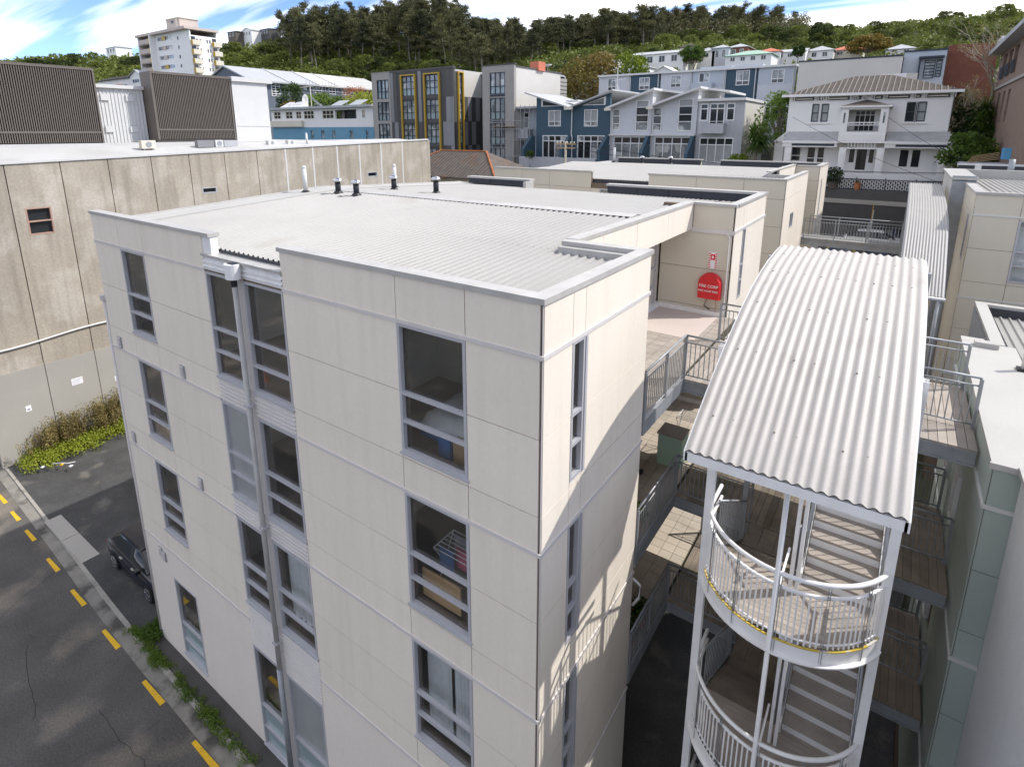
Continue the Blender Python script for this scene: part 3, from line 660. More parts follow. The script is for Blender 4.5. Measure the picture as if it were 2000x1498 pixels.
tag(MB().lathe((-7.6, .5, zt_), [(.16, 0), (.14, .03), (.03, .45), (.02, .46)], 12).build('traffic_cone', 'fabric_orange'), 'orange traffic cone on the floor behind the top floor paired window', 'cone')
z2_ = zt_-3
tag(MB().box(-12.3, -11.5, .5, 1.3, z2_+.4, z2_+.95).build('armchair_throw', 'fabric_orange'), 'orange throw over a chair behind the second window down beside the car park', 'throw')
t = thing('low_table', 'pale wooden low table behind the second window down beside the car park', 'table', (-12, .6, z2_))
MB().box(-12.4, -11.4, .3, .48, z2_+.35, z2_+.39).build('top', 'wood', t); MB().box(-12.38, -12.33, .3, .48, z2_, z2_+.35).build('leg', 'wood', t); MB().box(-11.47, -11.42, .3, .48, z2_, z2_+.35).build('leg', 'wood', t)
airer(-2.55, .5, z2_+.1, 'white clothes airer hung with washing behind the window below the top floor bed')
piece_o = tag(MB().box(-2.6, -1.72, .24, .27, z2_+.28, z2_+.85).build('cardboard_sheet', 'cardboard'), 'sheet of brown cardboard leaning inside the window below the top floor bed', 'cardboard')
tag(MB().lathe((-1.48, .32, z2_+.28), [(.1, 0), (.13, .1), (.1, .22), (.04, .3)], 9).build('foil_bag', 'chrome'), 'silver foil bag on the sill beside the brown cardboard sheet', 'bag')
MBx = MB().box(-2.65, -1.3, 2.7, 2.75, z2_, z2_+2.4); tag(MBx.build('blue_screen', 'fabric_blue'), 'blue wall hanging at the back of the laundry room', 'wall hanging')
z3_ = zt_-6
curtain(-2.62, -2.02, z3_+.35, TOP-6.1, .3, 'white net curtain on the left of the third window down near the corner')
curtain(-1.95, -1.3, z3_+.3, TOP-6.1, .3, 'white net curtain on the right of the third window down near the corner')
curtain(-6.95, -5.7, z3_+.35, TOP-6.1, .28, 'gathered white curtain in the right hand paired window, third storey down')
curtain(-8.05, -7.2, z3_+.3, TOP-6.1, .3, 'white curtain drawn to the right in the left hand paired window, third storey down')
tag(MB().box(-6.6, -6.15, 1.2, 1.55, z2_+1.0, z2_+1.75).build('wall_cupboard', 'wood'), 'open wooden wall cupboard behind the right hand paired window, second storey down', 'cupboard')
# ------------------------------------------------------------------ walkway decks, railings
def railing(name, label, pts, z, h=1.02, post=1.25, step=.105, m='steel', drop=.28, group=None, thin=.011):
    """railing along a polyline: rails (parts), posts and balusters each a part"""
    t = thing(name, label, 'railing', (pts[0][0], pts[0][1], z), group)
    for (x0, y0), (x1, y1) in zip(pts, pts[1:]):
        Ln = math.hypot(x1-x0, y1-y0); ux, uy = (x1-x0)/Ln, (y1-y0)/Ln
        MB().tube([(x0, y0, z+h), (x1, y1, z+h)], .025, 8).build('top_rail', m, t, True)
        MB().tube([(x0, y0, z+h-.16), (x1, y1, z+h-.16)], .016, 6).build('upper_rail', m, t, True)
        MB().tube([(x0, y0, z+.08), (x1, y1, z+.08)], .016, 6).build('bottom_rail', m, t, True)
        n = max(1, round(Ln/post))
        for i in range(n+1): piece('post', m, t, x0+ux*Ln*i/n-.028, x0+ux*Ln*i/n+.028, y0+uy*Ln*i/n-.028, y0+uy*Ln*i/n+.028, z-drop, z+h-.02)
        k = int(Ln/step)
        for i in range(1, k): bar('baluster', m, t, (x0+ux*Ln*i/k, y0+uy*Ln*i/k, z+.08), h-.24, thin)
    return t
lv = {0: 'top floor', 1: 'second highest', 2: 'third highest'}
for k in range(3):
    z = 10.5-3*k
    dk = thing('walkway_deck', f'tiled balcony walkway in the recess of the cream block, {lv[k]} level', 'walkway', (-1.2, 7.4, z-.25))
    MB().box(-2.5, -.02, 3.69, 11.08, z-.25, z-.016).build('deck_slab', 'grout', dk)
    MB().box(-.018, .05, 3.69, 6.1, z-.3, z-.0).build('edge_beam', 'steel', dk)
    pt = .335
    for i in range(7):
        for j in range(22):
            x1 = -.03-i*pt; y0 = 3.7+j*pt
            if y0+pt > 11.1: continue
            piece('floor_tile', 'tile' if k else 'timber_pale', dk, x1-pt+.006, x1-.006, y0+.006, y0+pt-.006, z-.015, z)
    MB().box(-2.5, -2.35, 7.5, 11.08, z, z+.13).build('plinth', 'steel_white', dk); MB().box(-2.35, -.4, 10.95, 11.08, z, z+.13).build('plinth', 'steel_white', dk)
    railing('balcony_railing', f'grey railing along the edge of the balcony walkway, {lv[k]} level', [(.02, 3.75), (.02, 6.1)], z)
    br = thing('access_bridge', f'timber decked steel bridge from the walkway to the stair tower, {lv[k]} level', 'bridge', (2.6, 7.6, z-.3))
    for y in (6.12, 9.0):
        MB().box(.0, 5.25, y-.05, y+.05, z-.07, z-.045).build('beam_flange', 'steel', br); MB().box(.0, 5.25, y-.012, y+.012, z-.3, z-.0701).build('beam_web', 'steel', br); MB().box(.0, 5.25, y-.05, y+.05, z-.33, z-.3001).build('beam_flange', 'steel', br)
    for i in range(37):
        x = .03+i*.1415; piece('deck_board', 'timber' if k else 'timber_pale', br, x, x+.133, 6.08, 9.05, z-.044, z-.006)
    railing('bridge_railing', f'grey railing on near side of bridge left of stair tower, {lv[k]} level', [(.04, 6.12), (1.72, 6.12)], z)
    railing('bridge_railing', f'grey railing on near side of bridge right of stair tower, {lv[k]} level', [(4.15, 7.0), (5.24, 7.0)], z)
    railing('bridge_railing', f'grey railing on far side of the access bridge, {lv[k]} level', [(.04, 9.0), (5.2, 9.0)], z)
piece_lino = tag(MB().box(-2.34, -.5, 8.6, 10.94, 10.5, 10.506).build('floor_covering', 'mauve'), 'mauve vinyl sheet on the top floor walkway by the fire hose', 'floor covering')

# fire hose reel and its sign
def hose(x, y, z, label):
    t = thing('fire_hose_reel', label, 'hose reel', (x, y, z))
    prof = [(-.33, -.38), (-.34, .05)]+[(.34*math.cos(a), .08+.34*math.sin(a)) for a in [math.pi-k*math.pi/10 for k in range(11)]]+[(.34, .05), (.33, -.38)]
    mb = MB(); n = len(prof); lay = [(-.0, 1.), (-.16, 1.), (-.24, .93)]; vs = []
    for d, s in lay: vs += [(x+u*s, y+d, z+v*s) for u, v in prof]
    fs = [(i*n+j, i*n+(j+1) % n, (i+1)*n+(j+1) % n, (i+1)*n+j) for i in range(2) for j in range(n)]+[tuple(2*n+j for j in range(n))]
    mb.add(vs, fs); c = mb.build('cover', 'red', t)
    for s, zz, sz in (('FIRE CORP', .0, .12), ('FIRE HOSE REEL', -.14, .085)):
        cu = bpy.data.curves.new('lettering', 'FONT'); cu.body = s; cu.size = sz; cu.align_x = 'CENTER'; cu.extrude = .002
        tmp = bpy.data.objects.new('tmp', cu); col.objects.link(tmp); bpy.context.view_layer.update(); me = bpy.data.meshes.new_from_object(tmp.evaluated_get(bpy.context.evaluated_depsgraph_get())); bpy.data.objects.remove(tmp)
        me.materials.clear(); me.materials.append(MATS['sign_white']); o = link('lettering', me, c, (x, y-.245, z+zz)); o.rotation_euler = (math.pi/2, 0, 0)
    MB().tube([(x-.05, y-.1, z-.38), (x-.12, y-.12, z-.6), (x+.05, y-.1, z-.72)], .018, 6).build('hose', 'black_plastic', t)
    MB().tube([(x+.2, y-.1, z-.36), (x+.22, y-.1, z-.75)], .012, 6).build('strap', 'wood', t)
    return t
hose(-.82, 11.06, 11.40, 'red covered fire hose reel on the cream wall of the top floor walkway')
hose(-.75, 11.06, 8.5, 'red covered fire hose reel one floor below the top walkway')
sg = thing('fire_sign', 'small red and white striped fire hose sign on the cream walkway wall', 'sign', (-.82, 11.07, 12.1))
MB().box(-.95, -.69, 11.062, 11.076, 11.93, 12.43).build('plate', 'sign_white', sg)
for j in range(7):
    z = 11.94+j*.07
    for xa, xb in ((-.945, -.885), (-.755, -.695)): MB().add([(xa, 11.058, z), (xb, 11.058, z+.03), (xb, 11.058, z+.065), (xa, 11.058, z+.035)], [(0, 1, 2, 3)]).build('stripe', 'sign_red', sg)
MB().box(-.88, -.76, 11.056, 11.061, 12.2, 12.38).build('symbol', 'sign_red', sg); MB().box(-.845, -.80, 11.052, 11.0555, 12.25, 12.33).build('symbol', 'sign_white', sg)
MB().tube([(-.38, 11.02, 10.6), (-.38, 11.02, 12.95), (-.45, 11.02, 13.0)], .02, 8).build('conduit', 'steel_white', apt)

# things kept on the walkways
def cabinet(x, y, z):
    t = thing('mint_cabinet', 'mint green cabinet standing on the tiled walkway below the top floor', 'cabinet', (x, y, z))
    MB().box(x-.3, x+.3, y-.28, y+.28, z, z+.85).build('carcass', 'mint', t); MB().box(x+.301, x+.318, y-.26, y+.26, z+.05, z+.40).build('door', 'mint', t); MB().box(x+.301, x+.318, y-.26, y+.26, z+.44, z+.81).build('door', 'mint', t)
    MB().box(x-.33, x+.33, y-.31, y+.31, z+.851, z+.89).build('top', 'timber_pale', t)
cabinet(-.5, 7.4, 7.5)
airer(-.6, 7.9, 7.5, 'white wire clothes airer standing on the tiled walkway behind the mint cabinet', False)
sh = thing('shoe_pair', 'pair of black shoes left on the tiled walkway by the mint cabinet', 'shoes', (-1.1, 6.3, 7.5))
for q in (0, .14):
    mb = MB(); mb.lathe((-1.1+q, 6.3+q, 7.5), [(.05, 0), (.062, .03), (.045, .07), (.02, .08)], 10); mb.v = [(vx, 6.3+q+(vy-6.3-q)*2.1, vz) for vx, vy, vz in mb.v]; mb.build('shoe', 'black_plastic', sh, True)
pr = random.Random(9)
def pot_plant(x, y, z, r_, h, label, leafm='leaf_green', potm='terracotta', spread=.35, n=260, ls=.12, cone=True):
    t = thing('pot_plant', label, 'pot plant', (x, y, z))
    MB().lathe((x, y, z), [(r_*.72, 0), (r_, h), (r_*1.08, h), (r_*1.08, h+.03), (r_*.9, h+.03), (r_*.88, h-.03)], 14).build('pot', potm, t, False)
    mb = MB(); leaves(mb, (x, y, z+h+spread*.7), (spread, spread, spread), n, ls, pr); mb.build('foliage', leafm, t); return t
pot_plant(-.28, 4.3, 4.5, .2, .3, 'leafy plant in terracotta pot behind the railing, nearest the corner', spread=.3)
pot_plant(-.25, 5.0, 4.5, .18, .28, 'leafy plant in terracotta pot behind the railing, further from the corner', spread=.26)
pot_plant(-.25, 4.5, 7.5, .12, .2, 'small trailing plant by the railing above the terracotta pots', spread=.22, n=140)
MB().tube([(.03, 3.66, 6.95), (.16, 3.72, 6.8), (.17, 3.72, 6.5), (.05, 3.66, 6.3)], .03, 8).build('pipe_loop', 'white_paint', apt, True)

# ------------------------------------------------------------------ stair tower with arched ribbed roof
stt = thing('stair_tower', 'white steel stair tower with round timber landings and arched ribbed roof', 'stair tower', (2.9, 4, 0))
SX0, SX1 = 1.72, 4.07
arch = [(.70, 12.0), (1.0, 12.18), (1.4, 12.40), (1.8, 12.62), (2.3, 12.86), (2.8, 13.07), (3.3, 13.26), (3.9, 13.44), (4.5, 13.57), (5.1, 13.66), (5.7, 13.71), (6.3, 13.73)]
corr(MB(), SX0, SX1, .1237, .034, arch, prof='sin').build('arched_roof', 'roof_cream', stt, True)
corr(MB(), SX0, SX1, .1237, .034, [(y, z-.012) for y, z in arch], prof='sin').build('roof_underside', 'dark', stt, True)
for x in (SX0-.02, SX1-.03):
    mb = MB(); pl = [(y, z-.14) for y, z in arch]+[(y, z-.01) for y, z in reversed(arch)]; mb.prism(pl, 'x', x, x+.05); mb.build('roof_edge_beam', 'steel_white', stt)
MB().box(SX0, SX1, .70, .75, 11.86, 11.985).build('roof_front_beam', 'steel_white', stt)
sc_me = bpy.data.meshes.new('screw'); sb = MB().lathe((0, 0, 0), [(.013, -.004), (.013, .005), (.005, .01)], 6); sc_me.from_pydata(sb.v, [], sb.f); sc_me.materials.append(MATS['bark'])
for (ya, za) in ((1.2, 12.29), (2.3, 12.86), (3.4, 13.29), (4.5, 13.57), (5.5, 13.69)):
    for i in range(9): link('roof_screw', sc_me, stt, (SX0+.0618+.1237*(2*i+1), ya+.02*(i % 3), za+.034))
def roof_z(y): return lerp_tab(arch, y, 1)-.05
for (x, y) in ((1.68, 2.42), (4.10, 2.52)):
    mb = MB(); zt = roof_z(y)
    for a in (-.06, .045): mb.box(x-.06, x+.06, y+a, y+a+.015, 0, zt)
    mb.box(x-.006, x+.006, y-.045, y+.045, 0, zt); mb.build('column', 'steel_white', stt)
for (x, y) in ((1.68, 5.6), (4.10, 5.6)): piece('column', 'steel', stt, x-.05, x+.05, y-.05, y+.05, 0, roof_z(y))
MB().tube([(2.84, 1.60, .1), (2.84, 1.60, roof_z(1.6))], .035, 10).build('front_pole', 'steel_white', stt, True)
for x in (2.93, 3.02): piece('centre_post', 'steel_white', stt, x-.025, x+.025, 2.62, 2.72, .2, 12.9)
for z in (9.75, 6.75): piece('pole_bracket', 'steel_white', stt, 2.85, 2.88, 1.62, 2.62, z, z+.03)
CX = 2.89; HW = 1.21; SAG = .86; RR = (HW*HW+SAG*SAG)/(2*SAG); CYc = 2.5-SAG+RR
def arc(r, n=28, a=None):
    m = math.asin(HW/RR); return [(CX+r*math.sin(-m+2*m*i/n), CYc-r*math.cos(-m+2*m*i/n)) for i in range(n+1)]
def ribbon(pts, z0, z1, t, name, m, par):
    """curved plate following a plan curve"""
    out = []; n = len(pts)
    for i in range(n):
        d = Vector(pts[min(i+1, n-1)])-Vector(pts[max(i-1, 0)]); d.normalize(); out.append((pts[i][0]+d.y*t, pts[i][1]-d.x*t))
    vs = [(x, y, z0) for x, y in pts]+[(x, y, z1) for x, y in pts]+[(x, y, z0) for x, y in out]+[(x, y, z1) for x, y in out]; fs = []
    for i in range(n-1): fs += [(i, i+1, n+i+1, n+i), (2*n+i+1, 2*n+i, 3*n+i, 3*n+i+1), (n+i, n+i+1, 3*n+i+1, 3*n+i), (i+1, i, 2*n+i, 2*n+i+1)]
    return MB().add(vs, fs).build(name, m, par)
for li, z in enumerate((9.0, 6.0, 3.0)):
    # boards of the round landing, cut to the curve
    for i in range(14):
        y0 = 1.66+i*.096; y1 = y0+.090
        half = math.sqrt(max(0, (RR-.03)**2-(CYc-y0)**2)) if y0 < 2.5 else HW; half = min(half, HW)
        half2 = min(HW, math.sqrt(max(0, (RR-.03)**2-(CYc-y1)**2))) if y1 < 2.5 else HW
        if half < .1: continue
        MB().add([(CX-half, y0, z-.035), (CX+half, y0, z-.035), (CX+half2, y1, z-.035), (CX-half2, y1, z-.035), (CX-half, y0, z), (CX+half, y0, z), (CX+half2, y1, z), (CX-half2, y1, z)], [(4,5,6,7),(0,3,2,1),(0,1,5,4),(1,2,6,5),(2,3,7,6),(3,0,4,7)]).build('landing_board', 'timber_pale', stt)
    P = arc(RR)
    ribbon(P, z-.22, z-.01, .02, 'landing_channel', 'steel_white', stt); ribbon(arc(RR+.02), z-.235, z-.215, .06, 'channel_flange', 'steel_white', stt)
    ribbon(arc(RR+.005), z-.009, z+.006, .03, 'yellow_edge', 'edge_yellow' if li == 0 else 'steel_white', stt)
    full = [(P[0][0], 3.2), (P[0][0], 2.8)]+P+[(P[-1][0], 2.8), (P[-1][0], 3.1)]
    rl = MB().tube([(x, y, z+1.05) for x, y in full], .032, 10).build('handrail', 'steel_white', stt, True)
    MB().tube([(x*.985+CX*.015, y+.01, z+1.0-.16) for x, y in full], .026, 8).build('mid_rail', 'steel_white', rl, True)
    MB().tube([(x, y, z+.09) for x, y in P], .014, 6).build('bottom_rail', 'steel_white', rl, True)
    n = 42; m = math.asin(HW/RR)
    for i in range(n+1):
        a = -m+2*m*i/n; x = CX+RR*math.sin(a); y = CYc-RR*math.cos(a)
        if i % 8 == 5: 
            for dx in (-.018, .012): piece('rail_post', 'steel', rl, x+dx, x+dx+.008, y-.03, y+.03, z-.3, z+1.03)
        else: bar('baluster', 'steel_white', rl, (x, y, z+.02), .84, .0135)
    for s, yy in ((-1, 2.65), (-1, 2.8), (-1, 2.95), (1, 2.7), (1, 2.9)): bar('baluster', 'steel_white', rl, (CX+s*HW, yy, z+.02), .84, .011)
    # flights: right flight climbs to the deck above, left flight drops to the deck below
    for s in range(9):
        y = 2.98+s*.265; zz = z+.1667*(s+1)
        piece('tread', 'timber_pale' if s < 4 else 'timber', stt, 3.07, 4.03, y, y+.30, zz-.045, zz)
        piece('riser', 'steel_white', stt, 3.07, 4.03, y+.004, y+.022, zz-.166, zz-.0455)
        zz = z-.1667*(s+1)
        for q in (0, .145): piece('tread', 'timber', stt, 1.76, 2.88, y+q, y+q+.138, zz-.045, zz)
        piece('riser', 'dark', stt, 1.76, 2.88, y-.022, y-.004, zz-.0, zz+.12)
    for x in (3.03, 4.035): MB().prism([(2.9, z-.1), (2.98, z-.1), (5.4, z+1.38), (5.4, z+1.6), (2.9, z+.2)], 'x', x, x+.03).build('stringer', 'steel_white', stt)
    for x in (1.72, 2.885): MB().prism([(2.9, z+.02), (2.9, z-.25), (5.4, z-1.75), (5.4, z-1.45)], 'x', x, x+.03).build('stringer', 'steel', stt)
    for x, d in ((1.74, -1), (2.9, -1), (3.05, 1), (4.05, 1)):
        hr = MB().tube([(x, 2.9, z+.95), (x, 5.4, z+.95+d*1.5)], .022, 8).build('flight_handrail', 'steel', stt, True)
        for q in range(0, 17): bar('baluster', 'steel', hr, (x, 3.0+q*.14, z+.06+d*(q*.14+.1)*.6), .86, .009)
for z in (10.5, 7.5, 4.5):
    for i in range(9):
        if i < 8: piece('platform_board', 'timber', stt, 1.76+i*.29, 2.04+i*.29, 5.38, 6.06, z-.045, z-.004)

# second arched roof further along the alley
ar2 = thing('arched_walkway_roof', 'grey white arched ribbed roof over the stairs further along the alley', 'roof', (4.4, 20, 7))
a2 = [(15.6, 10.9), (16.5, 11.45), (17.4, 11.92), (18.3, 12.4), (19.1, 12.7), (20.2, 12.95), (21.9, 13.18), (24, 13.35), (26, 13.43), (28.2, 13.47)]
corr(MB(), 3.86, 5.08, .087, .03, a2, prof='sin').build('arched_roof', 'roof_white', ar2, True)
for x in (3.84, 5.05): MB().prism([(y, z-.15) for y, z in a2]+[(y, z-.01) for y, z in reversed(a2)], 'x', x, x+.05).build('roof_edge_beam', 'steel', ar2)
MB().tube([(3.84, 15.5, 10.86), (5.12, 15.5, 10.86)], .06, 8).build('gutter', 'white_paint', ar2, True)
MB().tube([(4.95, 15.5, 10.85), (4.95, 15.55, 7)], .05, 8).build('downpipe', 'steel', ar2, True)
for x in (3.9, 5.05):
    for y in (16, 20, 24, 28): piece('column', 'steel', ar2, x-.04, x+.04, y-.04, y+.04, gz(x, y), lerp_tab(a2, y, 1)-.05)
for k in range(10): piece('tread', 'timber', ar2, 3.95, 5.0, 17+k*.3, 17.28+k*.3, 7.55+k*.17, 7.6+k*.17)

# ------------------------------------------------------------------ second cream block behind
ap2 = thing('apartment_building', 'second cream panelled apartment block behind the first, with white ribbed roof', 'apartment block', (-8, 28, 0))
F2 = Face('x', 20.5, -1); E3 = Face('y', -.5, 1); PZ2 = 13.98
o3 = [(22.3, 23.2, TOP-1.5, TOP-.8)]
ops2 = [(-9.2, -8.0, TOP-ST*k-WH, TOP-ST*k) for k in range(4)]+[(-7.9, -6.8, TOP-ST*k-WH, TOP-ST*k) for k in range(4)]
mb = MB(); wall_boxes(mb, F2, -15.9, -.5, 2, TOP+.25, ops2, .2); mb.build('wall', 'joint', ap2)
mb = MB(); wall_boxes(mb, E3, 20.7, 26.77, 2, TOP+.25, o3, .2); mb.build('wall', 'joint', ap2)
r2 = [(TOP, PZ2-.08)]+rows[1:]
panels(F2, [(-15.9, -14.0), (-14, -12.2), (-12.2, -9.7), (-6.6, -4.3), (-4.3, -2.2), (-2.2, -.51)], r2, [], 'panel_b', ap2)
panels(F2, [(-9.7, -9.2), (-6.8, -6.6)], r2[1:], [], 'panel_b', ap2)
panels(E3, [(20.5, 22.3), (22.3, 23.2), (23.2, 26.77)], r2, o3, 'panel', ap2)
window(E3, (22.3, 23.2, TOP-1.5, TOP-.8), ap2, 'alu', 'win_mid', 2, (), .05, .12, .03)
for o in ops2: window(F2, o, ap2, 'alu', 'win_blind', 1, (o[2]+.6, o[2]+1.1), .06, .12, .03)
for x0, x1 in ((-15.9, -9.7), (-6.6, -.5)):
    piece('parapet', 'joint', ap2, x0, x1, 20.5, 20.66, TOP, PZ2-.081); piece('coping', 'coping', ap2, x0-.04, x1+.04, 20.45, 20.7, PZ2-.08, PZ2)
piece('parapet', 'joint', ap2, -.66, -.5, 20.66, 26.7, TOP, PZ2-.081); piece('coping', 'coping', ap2, -.7, -.46, 20.703, 26.8, PZ2-.08, PZ2)
ZF2, ZR2 = TOP+.45, TOP+.86
for (x1, p) in ((-.75, [(20.75, ZF2), (24.2, ZF2+.17)]), (-2.0, [(24.2, ZF2+.17), (28, ZR2)]), (-2.0, [(28, ZR2), (35.4, ZF2)]), (-.8, [(32, ZF2+.18), (35.4, ZF2)])):
    corr(MB(), -15.0, x1, .172, .034, p).build('ribbed_roof', 'roof_white', ap2)
piece('gutter_face', 'flash_and_shade', ap2, -9.7, -6.6, 20.7, 20.73, TOP+.05, ZF2); piece('roof_edge', 'membrane', ap2, -15.92, -15.0, 20.7, 35.6, TOP+.3, ZF2+.12)
piece('sump_wall', 'coping', ap2, -1.95, -.7, 24.2, 24.35, ZF2, PZ2-.085); piece('fascia', 'panel', ap2, -1.98, -1.85, 26.8, 32, TOP, PZ2); piece('coping', 'coping', ap2, -2.05, -1.82, 24.36, 32, PZ2+.001, PZ2+.06)
E4 = Face('y', -.55, 1); o4 = [(33.2, 33.55, TOP-ST*k-WH, TOP-ST*k-.04) for k in range(3)]
mb = MB(); wall_boxes(mb, E4, 32.2, 36, 2, PZ2-.08, o4, .2); mb.build('wing_wall', 'joint', ap2); panels(E4, [(32, 33.2), (33.2, 33.55), (33.55, 36)], r2, o4, 'panel', ap2)
for o in o4: window(E4, o, ap2, 'alu', 'win_mid', 1, (o[2]+.6, o[2]+1.1), .05, .12, .03)
piece('wing_wall', 'joint', ap2, -2.6, -.76, 32, 32.2, 2, PZ2-.08); panels(Face('x', 32, -1), [(-2.6, -.56)], r2, [], 'panel_b', ap2)
piece('coping', 'coping', ap2, -1.8, -.51, 31.95, 32.25, PZ2-.08, PZ2+.002); piece('coping', 'coping', ap2, -.8, -.5, 32.253, 35.6, PZ2-.08, PZ2)
for x0, x1 in ((-15.0, -8.6), (-7.2, -.6)):
    piece('parapet', 'flash_and_shade', ap2, x0, x1, 35.6, 35.7, TOP, PZ2-.06); piece('parapet', 'panel_b', ap2, x0, x1, 35.701, 35.9, TOP, PZ2-.06); piece('coping', 'coping', ap2, x0-.05, x1+.1, 35.55, 35.95, PZ2-.06, PZ2+.01)  # inner leaf is dark: the parapet's shade put into its colour
piece('core_wall', 'panel_b', ap2, -2.8, -2.62, 26.7, 32, 2, TOP); piece('rear_wall', 'panel_b', ap2, -15.9, -.6, 35.72, 35.88, 4, TOP-.01); piece('side_wall', 'panel_b', ap2, -15.9, -15.7, 20.7, 35.7, 2, TOP+.29)
piece('end_wall', 'panel_b', ap2, -2.6, -.71, 26.5, 26.7, 2, TOP-.05)
# bridge across the alley to the second block, with rails
b2 = thing('access_bridge', 'concrete edged bridge across the alley behind the stair roof', 'bridge', (1.8, 28, 10.2))
MB().box(-.6, 3.9, 26.93, 28.2, 10.3, 10.5).build('deck_slab', 'slab', b2); MB().box(-.6, 3.9, 26.86, 26.92, 10.12, 10.3).build('edge_beam', 'steel', b2)
for i in range(5): MB().box(-.4+i*.95, -.36+i*.95, 26.8, 26.859, 10.13, 10.28).build('stiffener', 'steel', b2)
railing('bridge_railing', 'grey steel railing on the near edge of the bridge behind the stair roof', [(-.4, 26.95), (3.85, 26.95)], 10.5, step=.13)
railing('bridge_railing', 'grey steel railing on the far edge of the bridge behind the stair roof', [(-.3, 28.15), (3.85, 28.15)], 10.5, step=.13)

# ------------------------------------------------------------------ block on the right of the alley
ap3 = thing('apartment_building', 'grey green panelled apartment block on the right of the alley, lower white roof', 'apartment block', (8, 10, 0))
XR = 5.32; R1z = 10.9
L1 = Face('y', XR, -1); N1 = Face('x', 5.0, -1)
rowR = [(10.1, 10.82)]
for k in range(3): zb = 10.1-3*k; rowR += [(zb-1.2, zb), (zb-2.4, zb-1.2), (zb-3, zb-2.4)]
opsR = [(9.2, 9.75, 8.2, 9.3), (7.3, 7.8, 8.2, 9.3), (8.2, 8.7, 5.2, 6.3)]
mb = MB(); wall_boxes(mb, L1, 5.2, 11.7, 0, 10.8, opsR, .2); mb.build('wall', 'joint', ap3); piece('wall', 'joint', ap3, XR, 12, 5.0, 5.2, 0, 10.8)
panels(L1, [(5.0, 7.3), (7.3, 7.8), (7.8, 9.2), (9.2, 9.75), (9.75, 11.7)], rowR, opsR, 'panel_grey', ap3); panels(N1, [(XR, 8.0), (8.0, 10.0), (10.0, 12.0)], rowR, [], 'panel_grey', ap3)
for o in opsR: window(L1, o, ap3, 'steel_white', 'win_mid', 1, (), .05, .10, .10)
for k in range(3):
    zb = 10.1-3*k; piece('trim_band', 'white_paint', ap3, *L1.b(4.96, 11.7, .02, .05, zb-.04, zb+.03)); piece('trim_band', 'white_paint', ap3, *N1.b(XR-.05, 12, .02, .05, zb-.04, zb+.03))
piece('roof_edge', 'membrane', ap3, XR-.04, 6.3, 4.95, 11.4, R1z-.075, R1z); piece('coping', 'coping', ap3, XR-.06, 12, 4.9, 4.949, R1z-.1, R1z+.003); piece('roof_edge', 'membrane', ap3, 6.302, 12, 4.95, 5.3, R1z-.075, R1z-.002)
piece('parapet', 'membrane', ap3, XR-.04, 5.74, 11.4, 11.75, R1z-.6, R1z+.002); MB().box(5.5, 5.95, 11.0, 11.25, R1z, R1z+.12).build('upstand_box', 'coping', ap3)
piece('parapet', 'membrane', ap3, 5.85, 6.12, 11.45, 15.5, R1z-.6, R1z+.004); piece('parapet', 'membrane', ap3, 5.85, 12, 15.5, 15.75, R1z-.7, R1z+.006)
piece('parapet_shade_face', 'flash_and_shade', ap3, 6.125, 12, 15.44, 15.497, R1z-.6, R1z-.08)  # dark strip added to colour the shaded side of the parapet
corr(MB(), 6.302, 12, .2, .045, [(5.32, R1z-.16), (15.42, R1z-.32)]).build('ribbed_roof', 'roof_white', ap3)
mb = MB(); corr(mb, 11.75, 15.5, .1, .02, [(0, 0), (1, 0)]); mb.v = [(5.84-h, u, 0 if abs(v) < .5 else R1z-.1) for u, v, h in mb.v]; mb.build('ribbed_cladding', 'steel', ap3)
MB().tube([(6.25, 9.8, R1z-.1), (6.25, 9.8, R1z+.62)], .06, 12).build('vent_pipe', 'white_paint', ap3, True); piece('vent_boot', 'black_plastic', ap3, 6.13, 6.37, 9.68, 9.92, R1z, R1z+.05)
# corrugated wall nearest the viewer on the right
cw = thing('ribbed_metal_wall', 'pale grey ribbed metal wall at the far right edge, close to the viewer', 'wall', (5.9, 2, 0))
mb = MB(); corr(mb, -5.5, 4.95, .09, .022, [(0, 0), (1, 0)], prof='sin'); mb.v = [(5.68-h, u, 0 if abs(v) < .5 else 10.85) for u, v, h in mb.v]; mb.build('ribbed_cladding', 'metal_grey', cw, True)
piece('wall_core', 'slab', cw, 5.72, 5.9, -5.5, 4.93, 0, 10.84); piece('coping', 'coping', cw, 5.6, 5.95, -5.5, 4.94, 10.851, 10.93)
# taller part further back
ap4 = thing('apartment_building', 'cream panelled apartment block at the right edge, behind the lower white roof', 'apartment block', (8, 24, 0))
XQ = 5.75; L2 = Face('y', XQ, -1); N2 = Face('x', 19.6, -1)
rr = [(TOP, TOP+.7)]+rows[1:]; oN = [(7.0, 8.3, TOP-ST*k-WH, TOP-ST*k-.1) for k in range(3)]; oL = [(20.5, 21.0, TOP-1.8, TOP-.1)]
mb = MB(); wall_boxes(mb, N2, XQ, 12, 2, TOP+.3, oN, .2); mb.build('wall', 'joint', ap4); mb = MB(); wall_boxes(mb, L2, 19.8, 24, 2, TOP+.3, oL, .2); mb.build('wall', 'joint', ap4)
panels(N2, [(XQ, 7.0), (7.0, 8.3), (8.3, 10), (10, 12)], rr, oN, 'panel_b', ap4); panels(L2, [(19.6, 20.5), (20.5, 21.0), (21.0, 24)], rr, oL, 'panel_b', ap4)
